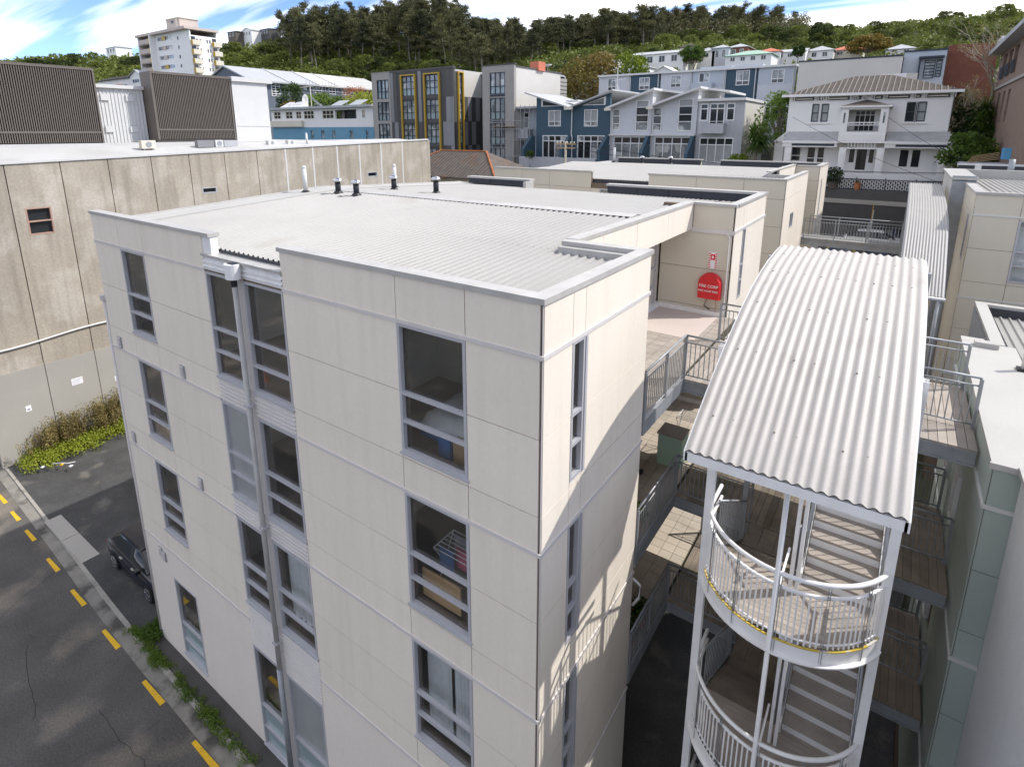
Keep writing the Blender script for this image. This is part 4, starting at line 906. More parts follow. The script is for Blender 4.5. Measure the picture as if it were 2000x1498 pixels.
for o in oN:
    window(N2, o, ap4, 'alu', 'glass', 1, (o[2]+.6, o[2]+1.1), .06, .14, .04)
    tag(MB().box(o[0]+.1, o[1]-.1, 19.85, 19.87, o[2]+.05, o[3]).build('curtain', 'fabric_white'), {0: 'pale curtain in the top window of the cream block at the right edge', 1: 'pale curtain in the middle window of the cream block at the right edge', 2: 'pale curtain in the lowest window of the cream block at the right edge'}[oN.index(o)], 'curtain')
piece('room_wall', 'interior', ap4, XQ+.2, 12, 20.6, 20.7, 2, TOP+.3)
for o in oL: window(L2, o, ap4, 'alu', 'win_mid', 1, (o[2]+.6,), .05, .1, .04)
for k in range(3): piece('trim_band', 'white_paint', ap4, *N2.b(XQ-.04, 12, .02, .04, TOP-ST*k-.03, TOP-ST*k+.02))
piece('coping', 'coping', ap4, XQ-.05, 12, 19.55, 19.85, TOP+.70, TOP+.8); piece('coping', 'coping', ap4, XQ-.05, XQ+.25, 19.853, 24, TOP+.70, TOP+.8); piece('parapet', 'panel_b', ap4, XQ, 12, 19.6, 19.8, TOP+.3, TOP+.7); piece('parapet', 'panel_b', ap4, XQ, XQ+.2, 19.8, 24, TOP+.3, TOP+.7)
corr(MB(), XQ+.3, 12, .2, .04, [(19.9, TOP+.62), (36, TOP+.5)]).build('ribbed_roof', 'roof_white', ap4)
mb = MB(); n = 95
for j in range(n): mb.box(5.25, XQ+.3, 24.0, 24.12, 3+j*.118, 3+j*.118+.07)
mb.box(5.27, XQ+.3, 24.02, 24.4, 3, TOP+.85); stuff(mb.build('ribbed_pilaster', 'steel', ap4))
piece('wall', 'cream_wall', ap4, 5.28, 5.6, 24.41, 31, 4, TOP+.9); piece('coping', 'coping', ap4, 5.2, 6.1, 23.95, 31, TOP+.91, TOP+1.0); piece('upstand', 'membrane', ap4, 5.62, 12, 30.9, 31.2, TOP+.4, TOP+.98)
piece('parapet', 'flash_and_shade', ap4, 6.1, 12, 36, 36.1, TOP+.3, TOP+.95); piece('coping', 'white_paint', ap4, 6.05, 12, 35.95, 36.3, TOP+.951, TOP+1.05)  # near leaf takes the dark tone used for shaded inner parapets
mb = MB().tube([(7.9, 31.5, TOP+.6), (7.9, 31.5, TOP+1.5)], .13, 12); mb.build('roof_vent', 'steel', ap4, True)
MB().box(6.55, 6.8, 32, 32.2, TOP+.5, TOP+1.2).build('flue', 'white_paint', ap4)
# lower alley floor, retaining base
struct(MB().add([(0, 3.6, .12), (5.3, 3.6, .12), (5.3, 9, .12), (5.3, 20, 2.8), (5.3, 36, 6.72), (-.5, 36, 6.72), (-.5, 20, 2.8), (-2.5, 9, .12), (-2.5, 3.6, .12), (9, 42, 6.72), (-25, 42, 6.72), (9, 43, 7.2), (-25, 43, 7.2), (9, 48, 7.2), (-25, 48, 7.2), (-25, 36.1, 6.72), (9, 36.1, 6.72)], [(0, 1, 2, 7, 8), (2, 3, 6, 7), (3, 4, 5, 6), (15, 16, 9, 10), (9, 11, 12, 10), (11, 13, 14, 12)]).build('alley', 'carpark'))
# roof vents on the street block
def cowl(x, y, z, h, label, white=False):
    t = thing('roof_vent', label, 'roof vent', (x, y, z)); m = 'white_paint' if white else 'dark'; r_ = .075 if white else .095
    MB().lathe((x, y, z), [(.2, -.02), (.17, .03), (r_+.02, .10), (r_, .11)], 14).build('boot', 'black_plastic', t); MB().tube([(x, y, z+.05), (x, y, z+h)], r_, 14).build('pipe', m, t, True)
    if white: MB().lathe((x, y, z+h), [(.075, 0), (.07, .06), (.03, .10)], 12).build('cap', 'white_paint', t, True)
    else: MB().lathe((x, y, z+h), [(.08, -.02), (.165, .0), (.175, .04), (.12, .10), (.03, .13)], 16).build('cap', 'chrome', t, True)
cowl(-13.55, 6.2, 13.85, .85, 'white flue on the foreground roof near its far left edge', True)
cowl(-12.3, 6.6, 13.87, .42, 'dark roof vent with round cap, left of the foreground ridge pair')
cowl(-11.25, 6.5, 13.87, .42, 'dark roof vent with round cap, right of the foreground ridge pair')
cowl(-16.2+3.2, 9.9, 13.75, .85, 'white flue standing behind the foreground ridge', True)
cowl(-13.0+1.0, 8.9, 13.80, .45, 'dark roof vent behind the foreground ridge, left one')
cowl(-9.9, 8.9, 13.80, .5, 'dark roof vent behind the foreground ridge, standing alone on the right')
cowl(-12.8, 30.0, 13.9, .9, 'white flue on the roof of the second block', True)
cowl(-11.2, 31.0, 13.8, .4, 'dark roof vent on the second block beside the white flue'); cowl(-9.4, 31.5, 13.8, .4, 'dark roof vent on the second block, furthest right')
# cars beyond the bridge
make_car('yellow car parked under the bridge behind the stair roof', 'car_yellow', (.5, 40.4, 6.72), R(90))
make_car('grey van parked under the bridge beside the yellow car', 'car_grey', (2.75, 40.2, 6.72), R(90), van=True)
make_car('white car parked across the far end of the alley', 'car_white', (2.5, 44.4, 7.2), R(4)); make_car('dark blue car parked below the black retaining wall', 'car_navy', (3.5, 46.7, 7.2), R(4))
# ------------------------------------------------------------------ concrete building on the left
cb = thing('concrete_building', 'stained precast concrete building with white roof, left of the car park', 'building', (-45, 15, 0))
CX_ = -30.5; CF = Face('y', CX_, 1)
ctop = lambda y: 14.56+(y-2)*.0265
cops = [(2.74, 3.74, 11.09, 12.39), (11.08, 11.96, 12.35, 12.7), (23.73, 24.71, 12.5, 12.88)]
piece('wall_core', 'joint', cb, CX_-.6, CX_-.3, -.05, 30.5, 0, 14.4)
pj_ = [-.05, .18+.0, 2.28, 4.41, 6.46, 8.53, 10.55, 12.64, 14.75, 16.8, 18.93, 20.99, 23.05, 25.2, 27.5, 30.5]; pj_ = [-.05, 2.28]+pj_[3:]
for a, b in zip(pj_, pj_[1:]):
    mb = MB(); hole = [o for o in cops if a < (o[0]+o[1])/2 < b]; zt = min(ctop(a), ctop(b))-.12
    if hole:
        h = hole[0]; wall_boxes(mb, CF, a+.02, b-.02, 4.75, zt, [(max(h[0], a+.03), min(h[1], b-.03), h[2], h[3])], .3)
    else: mb.box(*CF.b(a+.02, b-.02, -.3, 0, 4.75, zt))
    vs = len(mb.v); mb.v = [(x, y, ctop(y)-.10 if abs(z-zt) < 1e-6 else z) for x, y, z in mb.v]
    mb.build('precast_panel', 'concrete', cb)
    piece('base_panel', 'concrete_new', cb, *CF.b(a+.015, b-.015, -.28, .06, 0, 4.66)); piece('ledge', 'concrete', cb, *CF.b(a+.01, b-.01, -.28, .02, 4.665, 4.745))
    if b > 16 and b < 29: piece('joint_sealant', 'white_paint', cb, *CF.b(b-.06, b+.06, .001, .012, 7, ctop(b)-.14))
for o in cops: window(CF, o, cb, 'pink_frame' if o[0] < 5 else 'alu', 'win_dark', 1, ((o[2]+o[3])/2,) if o[0] < 5 else (), .06, .22, .01)
mb = MB(); mb.add([(CX_-.35, -.1, ctop(0)-.1), (CX_+.06, -.1, ctop(0)-.1), (CX_+.06, 30.6, ctop(30.6)-.1), (CX_-.35, 30.6, ctop(30.6)-.1), (CX_-.35, -.1, ctop(0)), (CX_+.06, -.1, ctop(0)), (CX_+.06, 30.6, ctop(30.6)), (CX_-.35, 30.6, ctop(30.6))], [(0,3,2,1),(4,5,6,7),(0,1,5,4),(1,2,6,5),(2,3,7,6),(3,0,4,7)]); mb.build('parapet_cap', 'white_paint', cb)
piece('end_wall', 'concrete', cb, -36, CX_-.005, 30.5, 30.8, 0, ctop(30.5)-.12); piece('street_wall', 'concrete', cb, -60, CX_-.31, -.05, .25, 0, 14.4)
MB().add([(-33.9, .3, 15.1), (CX_-.36, .3, 14.45), (CX_-.36, 30.5, 15.1), (-33.9, 30.5, 15.3)], [(0, 1, 2, 3)]).build('roof_membrane', 'membrane_white', cb); piece('upper_wall', 'membrane_white', cb, -34.6, -33.9, .3, 30.5, 10, 15.3); piece('roof_slab', 'membrane', cb, -62, -34.6, .3, 30.4, 14.9, 15.1)
mb = MB(); pts = [(CX_+.06, y, 5.85+.035*y-.06*math.sin(y*1.1)) for y in [k*.6-.05 for k in range(20)]]; mb.tube(pts, .05, 8); mb.build('service_pipe', 'white_paint', cb, True)
for i, (y, z, w_, h_) in enumerate(((3.45, 3.3, .5, .36), (1.34, 2.65, .22, .3), (5.2, 2.8, .2, .28))):
    t = thing('wall_notice', ['white printed notice high on the base of the concrete wall', 'small white parking sign on the concrete wall, nearest the street', 'small white parking sign on the concrete wall, nearest the cream block'][i], 'sign', (CX_+.07, y, z))
    MB().box(CX_+.061, CX_+.075, y-w_/2, y+w_/2, z-h_/2, z+h_/2).build('plate', 'sign_white', t)
    if i == 0:
        for q in range(3): MB().box(CX_+.0752, CX_+.077, y-w_*.38, y+w_*(.38-.12*q), z+.08-q*.09, z+.1-q*.09).build('text_line', 'fabric_lilac', t)
    else: MB().box(CX_+.0752, CX_+.078, y-.05, y+.05, z-.07, z-.02).build('car_symbol', 'dark', t)
def louvre(y0, y1, z0, z1, x, label):
    t = thing('plant_screen', label, 'plant screen', (x-2, (y0+y1)/2, z0))
    MB().box(x-1.35, x-.15, y0, y1, z0-.4, z1-.02).build('screen_core', 'brown_louvre', t); mb = MB(); n = int((y1-y0)/.1)
    for i in range(n): y = y0+.08+i*(y1-y0-.16)/n; mb.box(x-.15, x, y, y+.045, z0+.05, z1-.15)
    stuff(mb.build('louvre_fins', 'mauve' if 0 else 'brown_louvre', t))
    piece('top_rail', 'brown_louvre', t, x-.16, x+.02, y0-.02, y1+.02, z1-.14, z1); piece('end_post', 'brown_louvre', t, x-.16, x+.02, y0-.02, y0+.07, z0, z1-.141); piece('end_post', 'brown_louvre', t, x-.16, x+.02, y1-.07, y1+.02, z0, z1-.141); piece('low_rail', 'brown_louvre', t, x-.01, x+.015, y0+.08, y1-.08, z0+.55, z0+.65)
    return t
louvre(-6, 7.72, 15.3, 19.35, -34, 'dark brown louvred plant screen on the concrete building, left edge of view')
louvre(10.62, 15.48, 15.45, 19.45, -34, 'dark brown louvred plant screen on the concrete building, between white walls')
wb = thing('rooftop_block', 'white ribbed rooftop block between the two dark louvred screens', 'rooftop block', (-40, 10.2, 15.1))
mb = MB(); corr(mb, 7.8, 10.58, .19, .04, [(0, 0), (1, 0)]); mb.v = [(-35.2+h, u, 15.1 if abs(v) < .5 else 18.4) for u, v, h in mb.v]; mb.build('ribbed_wall', 'white_paint', wb)
piece('wall', 'white_paint', wb, -46, -35.22, 7.8, 10.58, 15.1, 18.4); piece('roof_fascia', 'white_paint', wb, -46, -35.0, 7.78, 10.6, 18.401, 18.6)
for y in (8.3, 9.6):
    for z in (15.9, 17.7): piece('hatch', 'white_paint', wb, -35.15, -35.1, y, y+.4, z, z+.36)
wc = thing('rooftop_block', 'plain white rooftop block right of the dark louvred screens', 'rooftop block', (-40, 17, 15.1))
piece('wall', 'white_paint', wc, -46, -34.02, 15.6, 18.15, 15.1, 19.2); piece('roof_fascia', 'white_paint', wc, -46, -33.85, 15.55, 18.5, 19.2, 19.5); piece('wall_band', 'white_paint', wc, -34.019, -33.99, 15.7, 18.1, 16.3, 16.34)
piece('wall', 'white_paint', cb, -46, -37.5, -6, 8.2, 15.1, 17)
def ac(x, y, z, w_, h_, label, m='house_cream', fan=True):
    t = thing('air_conditioner', label, 'air conditioner', (x, y, z)); MB().box(x-.35, x, y, y+w_, z, z+h_).build('casing', m, t)
    if fan: MB().tube([(x, y+w_*.5, z+h_*.5), (x+.02, y+w_*.5, z+h_*.5)], h_*.36, 14).build('fan_grille', 'steel', t)
    for q in (.1, w_-.2): MB().box(x-.3, x-.05, y+q, y+q+.08, z-.12, z).build('foot', 'steel', t)
ac(-32, 8.8, 15.0, .75, .45, 'cream air conditioner on the white roof, nearest the left'); ac(-32, 11.9, 15.0, 1.0, .42, 'grey rooftop unit on the white roof, left of the fan unit', 'md_panel', False); ac(-32, 13.0, 15.0, .5, .42, 'white fan unit on the white roof in the middle of the row', 'white_paint'); ac(-32, 13.55, 15.0, .9, .40, 'silver boxed unit on the white roof, right of the fan unit', 'roof_grey', False)
ac(-32, 16.6, 15.05, .6, .3, 'low white condenser on the white roof, first of two', 'white_paint'); ac(-32, 18.1, 15.05, .6, .3, 'low white condenser on the white roof, second of two', 'white_paint')
cowl(-32, 19.6, 15.0, .75, 'white flue on the roof of the concrete building', True)

# ------------------------------------------------------------------ generic helpers for the buildings behind
def hip(mb, x0, x1, y0, y1, z0, h, ov=.4, ridge=None):
    x0 -= ov; x1 += ov; y0 -= ov; y1 += ov; m = min(x1-x0, y1-y0)/2
    if x1-x0 >= y1-y0: a, b = (x0+m, (y0+y1)/2, z0+h), (x1-m, (y0+y1)/2, z0+h)
    else: a, b = ((x0+x1)/2, y0+m, z0+h), ((x0+x1)/2, y1-m, z0+h)
    c = [(x0, y0, z0), (x1, y0, z0), (x1, y1, z0), (x0, y1, z0)]
    d = [(x, y, z-.12) for x, y, z in c]
    f = [(0, 1, 5, 4), (1, 2, 5), (2, 3, 4, 5), (3, 0, 4)] if x1-x0 >= y1-y0 else [(0, 1, 4), (1, 2, 5, 4), (2, 3, 5), (3, 0, 4, 5)]
    return mb.add(c+[a, b]+d, f+[(6, 7, 1, 0), (7, 8, 2, 1), (8, 9, 3, 2), (9, 6, 0, 3), (9, 8, 7, 6)])
def gable(mb, x0, x1, y0, y1, z0, h, ov=.4, axis='x'):
    """ridge along axis"""
    if axis == 'x': pl = [(y0-ov, z0), ((y0+y1)/2, z0+h), (y1+ov, z0), (y1+ov, z0-.12), ((y0+y1)/2, z0+h-.14), (y0-ov, z0-.12)]; return mb.prism(pl, 'x', x0-ov, x1+ov)
    pl = [(x0-ov, z0), ((x0+x1)/2, z0+h), (x1+ov, z0), (x1+ov, z0-.12), ((x0+x1)/2, z0+h-.14), (x0-ov, z0-.12)]; return mb.prism(pl, 'y', y0-ov, y1+ov)
def walls(t, F, u0, u1, z0, z1, ops, m, th=.3, name='wall'): mb = MB(); wall_boxes(mb, F, u0, u1, z0, z1, ops, th); return mb.build(name, m, t)
def clap(t, F, u0, u1, z0, z1, ops, m, p=.22):
    """weatherboards laid over a wall, one board per course (split by the openings)"""
    mb = MB(); n = int((z1-z0)/p)
    for j in range(n):
        za = z0+j*p; zb = za+p; segs = [(u0, u1)]
        for o in ops:
            if o[2]-.05 < zb and o[3]+.05 > za:
                ns = []
                for a, b in segs:
                    if o[1]+.05 <= a or o[0]-.05 >= b: ns.append((a, b)); continue
                    if o[0]-.05 > a: ns.append((a, o[0]-.05))
                    if o[1]+.05 < b: ns.append((o[1]+.05, b))
                segs = ns
        for a, b in segs:
            vs = [F.P(a, .045, za), F.P(b, .045, za), F.P(b, .012, zb), F.P(a, .012, zb), F.P(a, 0, za), F.P(b, 0, za)]; mb.add(vs, [(0, 1, 2, 3), (4, 5, 1, 0)])
    return stuff(mb.build('weatherboards', m, t))

# ---- white villa up on the bank
VY = 52.; vf = Face('x', VY, -1); vp = VY-1.6
vi = thing('villa', 'white two storey weatherboard villa with balcony and brown tiled roof on the bank', 'villa', (0, 56, 11.3))
vw = [(-3.92, -3.35, 16.77, 18.3), (-3.18, -2.59, 16.77, 18.3), (3.02, 3.65, 16.73, 18.28), (3.77, 4.39, 16.73, 18.28)]
vd = [(-.64, -.14, 13.24, 14.5), (-.1, .77, 12.62, 14.5), (.82, 1.29, 13.24, 14.5), (-5.24, -4.42, 13.3, 14.58), (-3.93, -3.23, 13.1, 14.6), (-3.11, -2.5, 13.1, 14.6), (3.02, 3.72, 13.0, 14.5), (3.86, 4.52, 13.0, 14.5)]
bayd = [(-.55, .95, 15.95, 17.7)]
walls(vi, vf, -5.85, 6.02, 11.3, 18.95, vw+vd+bayd, 'house_white'); clap(vi, vf, -5.8, 5.97, 15.3, 18.5, vw+bayd, 'house_white', .24); clap(vi, vf, -5.8, 5.97, 12.6, 15.2, vd, 'house_white', .24)
piece('wall', 'house_white', vi, -5.85, -5.55, VY+.3, 61, 11.3, 18.95); piece('wall', 'house_white', vi, 5.72, 6.02, VY+.3, 61, 11.3, 18.95); piece('wall', 'house_white', vi, -5.5, 5.7, 60.7, 61, 11.3, 18.9); piece('floor', 'interior_floor', vi, -5.5, 5.7, VY+.31, 60.6, 15.2, 15.4)
clap(vi, Face('y', 6.02, 1), VY, 61, 11.5, 18.9, [], 'house_white', .24)
for j, o in enumerate(vw):
    w_ = window(vf, o, vi, 'frame_dark', 'win_dark' if j in (2,) else 'win_blind', 1, ((o[2]+o[3])/2,), .075, .12, .03)
    mb = MB(); c = (o[0]+o[1])/2; hw = (o[1]-o[0])/2
    for s in (-1, 1): mb.box(*vf.b(c+s*hw-.0 if s > 0 else c-hw-.10, c+hw+.10 if s > 0 else c-hw, .03, .08, o[2]-.1, o[3]-.05))
    pr_ = [(c+(hw+.10)*math.cos(a), o[3]-.05+.22*math.sin(a)) for a in [k*math.pi/8 for k in range(9)]]; pi_ = [(c+hw*math.cos(a), o[3]-.05+.12*math.sin(a)) for a in [k*math.pi/8 for k in range(9)]]
    vs = [vf.P(u, .08, z) for u, z in pr_]+[vf.P(u, .08, z) for u, z in pi_]; mb.add(vs, [(k, k+1, 10+k, 9+k) for k in range(8)]); mb.build('architrave', 'house_white', w_)
for a, b, z in ((-4.15, -2.35, 16.66), (2.8, 4.6, 16.62)): piece('window_sill', 'house_white', vi, *vf.b(a, b, .0, .18, z-.06, z+.04))
for o in vd: window(vf, o, vi, 'house_white', 'win_dark', 1, (o[2]+.5,) if o[0] < -2 else (), .06, .12, .03)
window(vf, bayd[0], vi, 'house_white', 'win_dark', 4, (17.3,), .06, .12, .03)
rf = hip(MB(), -5.85, 6.02, VY, 61, 19.1, 1.75, .55).build('roof', 'roof_tile', vi)
for i in range(32):
    x = -6.2+i*.405; d_ = min(x+6.4, 6.57-x); top = min(1, d_/5.05); MB().tube([(x, VY-.5, 19.13), (x, VY-.55+5.05*top, 19.13+1.75*top)], .045, 5).build('roof_rib', 'roof_rib', rf)
piece('chimney', 'house_white', vi, .6, 2.6, 57.3, 57.6, 20.6, 21.0)
piece('eaves_fascia', 'house_white', vi, -6.42, 6.6, VY-.62, VY-.5, 18.93, 19.14); piece('eaves_soffit', 'house_white', vi, -6.4, 6.58, VY-.5, VY-.02, 18.96, 19.0)
for a, b, z0, z1 in ((-5.42, -3.85, 18.62, 18.88), (-3.54, -3.06, 18.62, 18.88), (-2.78, -1.14, 18.6, 18.86), (-.84, -.27, 18.6, 18.86), (.69, 1.27, 18.6, 18.86), (1.59, 3.15, 18.6, 18.86), (3.45, 3.9, 18.6, 18.86), (4.22, 5.77, 18.6, 18.86)):
    p = MB().box(*vf.b(a, b, .05, .10, z0, z1)).build('frieze_panel', 'frame_dark', vi); MB().box(*vf.b(a+.12, b-.12, .101, .13, z0+.08, z1-.08)).build('frieze_inset', 'house_cream', p)
for x in (-5.6, -3.7, -3.3, -2.9, -1.0, -.7, -.1, .5, 1.4, 3.3, 4.05, 5.9):
    for q in (0, .16): MB().prism([(VY-.05, 18.94), (VY-.42, 18.94), (VY-.42, 18.84), (VY-.12, 18.6), (VY-.05, 18.6)], 'x', x+q, x+q+.08).build('eaves_bracket', 'house_white', vi)
# balcony bay in the middle
bf = Face('x', vp, -1)
walls(vi, bf, -1.47, 1.9, 15.0, 17.9, [(-.91, 1.35, 15.92, 17.72), (-1.3, -1.1, 16.6, 17.5), (1.53, 1.74, 16.6, 17.5)], 'house_white', .15, 'balcony_wall')
for u in (-1.3, 1.53): window(bf, (u, u+.2, 16.6, 17.5), vi, 'house_white', 'win_mid', 1, (), .03, .08, .02)
for x in (-1.47, 1.78): piece('balcony_side', 'house_white', vi, x, x+.12, vp+.151, VY-.05, 15, 17.88)
piece('balcony_floor', 'house_grey', vi, -1.35, 1.77, vp+.15, VY-.04, 15.7, 15.85); clap(vi, bf, -1.45, 1.88, 15.0, 15.85, [], 'house_white', .2)
br_ = MB().box(-.91, 1.35, vp+.02, vp+.1, 16.62, 16.7).build('balustrade_rail', 'house_white', vi); MB().box(-.91, 1.35, vp+.02, vp+.1, 16.42, 16.48).build('rail', 'house_white', br_)
for i in range(9): MB().box(-.85+i*.27, -.81+i*.27, vp+.03, vp+.08, 16.48, 16.62).build('spindle', 'house_white', br_)
for i in range(22): bar('iron_bar', 'frame_dark', br_, (-.88+i*.105, vp+.06, 15.92), .5, .012)
hip(MB(), -1.47, 1.9, vp, VY+1.5, 18.0, .55, .18).build('balcony_roof', 'roof_tile', vi); piece('balcony_fascia', 'house_white', vi, -1.66, 2.09, vp-.2, vp-.1, 17.88, 18.02)
# ground floor verandas
for u0, u1 in ((-5.75, -1.48), (1.95, 6.2)):
    mb = MB(); pa = [(vp-.1, 15.12), (vp+.35, 15.3), (vp+.9, 15.55), (VY-.05, 15.9)]; corr(mb, u0, u1, .14, .03, pa, prof='sin').build('veranda_roof', 'roof_iron', vi, True)
    piece('veranda_fascia', 'house_white', vi, u0-.05, u1+.05, vp-.18, vp-.08, 14.95, 15.14); piece('veranda_beam', 'house_white', vi, u0, u1, vp-.1, vp+.05, 14.62, 14.949)
    piece('veranda_frieze', 'frame_dark', vi, u0+.75, u1-.2, vp-.13, vp-.101, 14.72, 14.9)
for a in (-5.5, -1.26, 1.47, 5.66):
    piece('veranda_post', 'house_white', vi, a, a+.52, vp-.06, vp+.3, 11.6, 14.61)
    for z in (12.6, 13.2, 13.8): piece('post_moulding', 'house_white', vi, a+.1, a+.42, vp-.1, vp-.061, z, z+.42)
for i in range(9): piece('fretwork_bar', 'house_white', vi, -.68+i*.24, -.62+i*.24, vp-.02, vp+.04, 14.62, 14.95)
piece('fretwork_rail', 'house_white', vi, -.74, 1.47, vp-.02, vp+.05, 14.5, 14.61)
MB().box(-5.5, 6.2, vp-.1, VY-.01, 11.2, 12.5).build('veranda_base', 'house_white', vi)
for u0, u1 in ((-6.9, -5.9), (6.1, 7.2)):
    MB().prism([(u0, 15.0), (u1, 15.0), (u1 if u0 > 0 else u1, 15.9 if u0 < 0 else 15.05), (u0 if u0 < 0 else u0, 15.05 if u0 < 0 else 15.9)], 'y', VY+.4, VY+5).build('side_lean_to_roof', 'house_white', vi); piece('side_wall', 'house_white', vi, u0+.1, u1-.1, VY+.5, VY+4.9, 11.3, 14.99)
# retaining wall, lace fence and pots in front of it
rw = thing('retaining_wall', 'black retaining wall with pale band at the far end of the alley', 'wall', (1, 48.2, 6.5))
MB().box(-30, 30, 48.0, 48.5, 6.0, 10.15).build('lower_wall', 'dk_panel', rw); MB().box(-30, 30, 47.95, 48.5, 10.15, 10.5).build('pale_band', 'concrete_new', rw); MB().box(-30, 30, 48.02, 48.5, 10.5, 11.3).build('upper_wall', 'dk_panel', rw)
fn = thing('lace_fence', 'low white lattice fence on top of the black retaining wall', 'fence', (1, 48.4, 11.3)); mb = MB()
for i in range(64):
    for j in range(5):
        x = -3.6+i*.16; z = 11.36+j*.15; mb.box(x+.02, x+.12, 48.40, 48.43, z+.06, z+.085); mb.box(x+.058, x+.084, 48.401, 48.432, z, z+.145)
        if (i+j) % 2: mb.add([(x, 48.4, z), (x+.04, 48.4, z), (x+.16, 48.4, z+.12), (x+.16, 48.4, z+.15)], [(0, 1, 2, 3)])
        else: mb.add([(x+.16, 48.4, z), (x+.12, 48.4, z), (x, 48.4, z+.12), (x, 48.4, z+.15)], [(0, 1, 2, 3)])
stuff(mb.build('lattice', 'house_white', fn)); MB().box(-3.7, 6.7, 48.39, 48.44, 12.12, 12.17).build('top_rail', 'frame_dark', fn); MB().box(-3.7, 6.7, 48.46, 48.48, 11.3, 12.1).build('backing', 'frame_dark', fn)
for i in range(6): MB().box(-3.6+i*2, -3.54+i*2, 48.38, 48.45, 11.3, 12.3).build('fence_post', 'frame_dark', fn)
pot_plant(.55, 48.15, 11.3, .26, .5, 'terracotta pot with yellow rim on the black retaining wall', 'leaf_autumn', 'terracotta', .16, 60, .1)
pot_plant(-1.2, 48.15, 11.3, .4, .55, 'tall leafy shrub in a brown tub by the lace fence', 'leaf_dark', 'roof_rust', .75, 900, .16)
sp = thing('street_sign', 'yellow street sign edge on, on a white pole beyond the bridge', 'sign', (2.05, 44, 6.7)); MB().tube([(2.05, 44, 6.72), (2.05, 44, 10.2)], .045, 8).build('pole', 'white_paint', sp); MB().box(1.98, 2.02, 43.85, 44.25, 9.4, 10.7).build('sign_plate', 'gold', sp); MB().box(1.975, 1.979, 43.9, 44.2, 9.9, 10.25).build('symbol', 'dark', sp)

# ---- dark panelled flats with gold window frames
da = thing('apartment_building', 'dark grey striped apartment block with gold framed windows', 'apartment block', (-53, 56, 8))
df = Face('x', 52, -1)
wa = [(-59.95, -57.62, 20.45, 23.0), (-59.97, -57.65, 17.45, 20.0), (-60, -57.7, 14.45, 17.0), (-60, -57.7, 11.45, 14)]
wb_ = [(-54.95, -52.53, 20.65, 23.25), (-54.98, -52.53, 17.5, 20.07), (-54.98, -52.55, 14.4, 16.93), (-54.98, -52.55, 11.3, 13.8)]
wc_ = [(-50.6, -48.15, 20.65, 23.24), (-50.6, -48.15, 17.5, 20.06), (-50.6, -48.15, 14.35, 16.9), (-50.6, -48.15, 11.2, 13.7)]
walls(da, df, -61, -45.7, 8, 23.8, wa+wb_+wc_, 'dk_panel')
mb = MB(); wall_boxes(mb, df, -61, -57.3, 8, 23.95, wa, .06, .07); mb.build('render_strip', 'taupe', da)
pr2 = random.Random(21); u = -57.28
while u < -45.75:                                        # vertical cladding strips, alternating tones storey by storey
    wd_ = pr2.choice((.55, .6, .75)); wd_ = min(wd_, -45.7-u)
    um = u+wd_/2
    z = 8.
    for zt in (11.0, 14.1, 17.2, 20.35, 23.85):
        if not any(o[0]-.35 < um+wd_*.4 and o[1]+.35 > um-wd_*.4 for o in wb_+wc_): piece('cladding_strip', pr2.choice(('dk_panel', 'md_panel', 'md_panel')), da, *df.b(u+.01, u+wd_-.01, .002, .04, z+.01, zt-.01+pr2.uniform(0, .0)))
        z = zt
    u += wd_
for o in wa: window(df, o, da, 'frame_dark', 'win_mid', 3, (o[2]+.95,), .07, .12, .09, pms=['win_green', 'win_mid'])
for L_ in (wb_, wc_):
    for o in L_: window(df, o, da, 'frame_dark', 'win_mid', 2, (o[2]+.95, o[3]-.75), .07, .12, .03, us=(o[0]+.75, o[0]+1.6), pms=['win_green', 'win_mid', 'win_blind', 'win_green', 'win_mid', 'win_mid', 'win_green', 'win_blind', 'win_mid'])
    for x in (L_[0][0]-.18, L_[0][1]+.02): piece('gold_frame', 'gold', da, *df.b(x, x+.16, .0, .28, 9, 23.45))
    piece('gold_frame', 'gold', da, *df.b(L_[0][0]-.02, L_[0][1]+.02, .0, .28, 23.3, 23.449))
    for k in range(4): piece('spandrel', 'dk_panel', da, *df.b(L_[0][0], L_[0][1], .01, .06, L_[k][2]-.4, L_[k][2]-.02))
sf = Face('y', -45.7, 1); so = [(52.9, 53.7, z, z+2.6) for z in (20.6, 17.5, 14.4, 11.3)]
walls(da, sf, 52.3, 58, 8, 23.75, so, 'dk_panel'); 
for j, (a, b) in enumerate(((54, 54.8), (54.8, 55.6), (55.6, 56.5), (56.5, 57.4))):
    for k, zt in enumerate((14.1, 17.2, 20.35)): piece('cladding_strip', 'md_panel' if (j+k) % 2 else 'dk_panel', da, *sf.b(a+.01, b-.01, .002, .04, zt-3.05, zt))
piece('cladding_strip', 'cream_wall', da, *sf.b(54, 57.9, .002, .05, 20.4, 23.7))
for o in so: window(sf, o, da, 'frame_dark', 'win_mid', 1, (o[2]+.95,), .07, .1, .03, pms=['win_green', 'win_mid'])
for y in (52.75, 53.72): piece('gold_frame', 'gold', da, *sf.b(y, y+.14, 0, .25, 9, 23.5))
piece('gold_frame', 'gold', da, *sf.b(52.89, 53.72, 0, .25, 23.35, 23.499))
piece('roof', 'roof_grey', da, -61, -45.7, 52.3, 66, 23.5, 23.75); piece('coping', 'dk_panel', da, -57.3, -45.62, 51.9, 52.35, 23.86, 24.1); piece('coping', 'taupe', da, -61.05, -57.32, 51.88, 52.35, 23.96, 24.05); piece('wall', 'dk_panel', da, -61, -60.7, 52.3, 66, 8, 23.49)
gw = Face('x', 58, -1); piece('stair_glazing_wall', 'frame_dark', da, -48.5, -41, 58, 58.3, 8, 23.4)
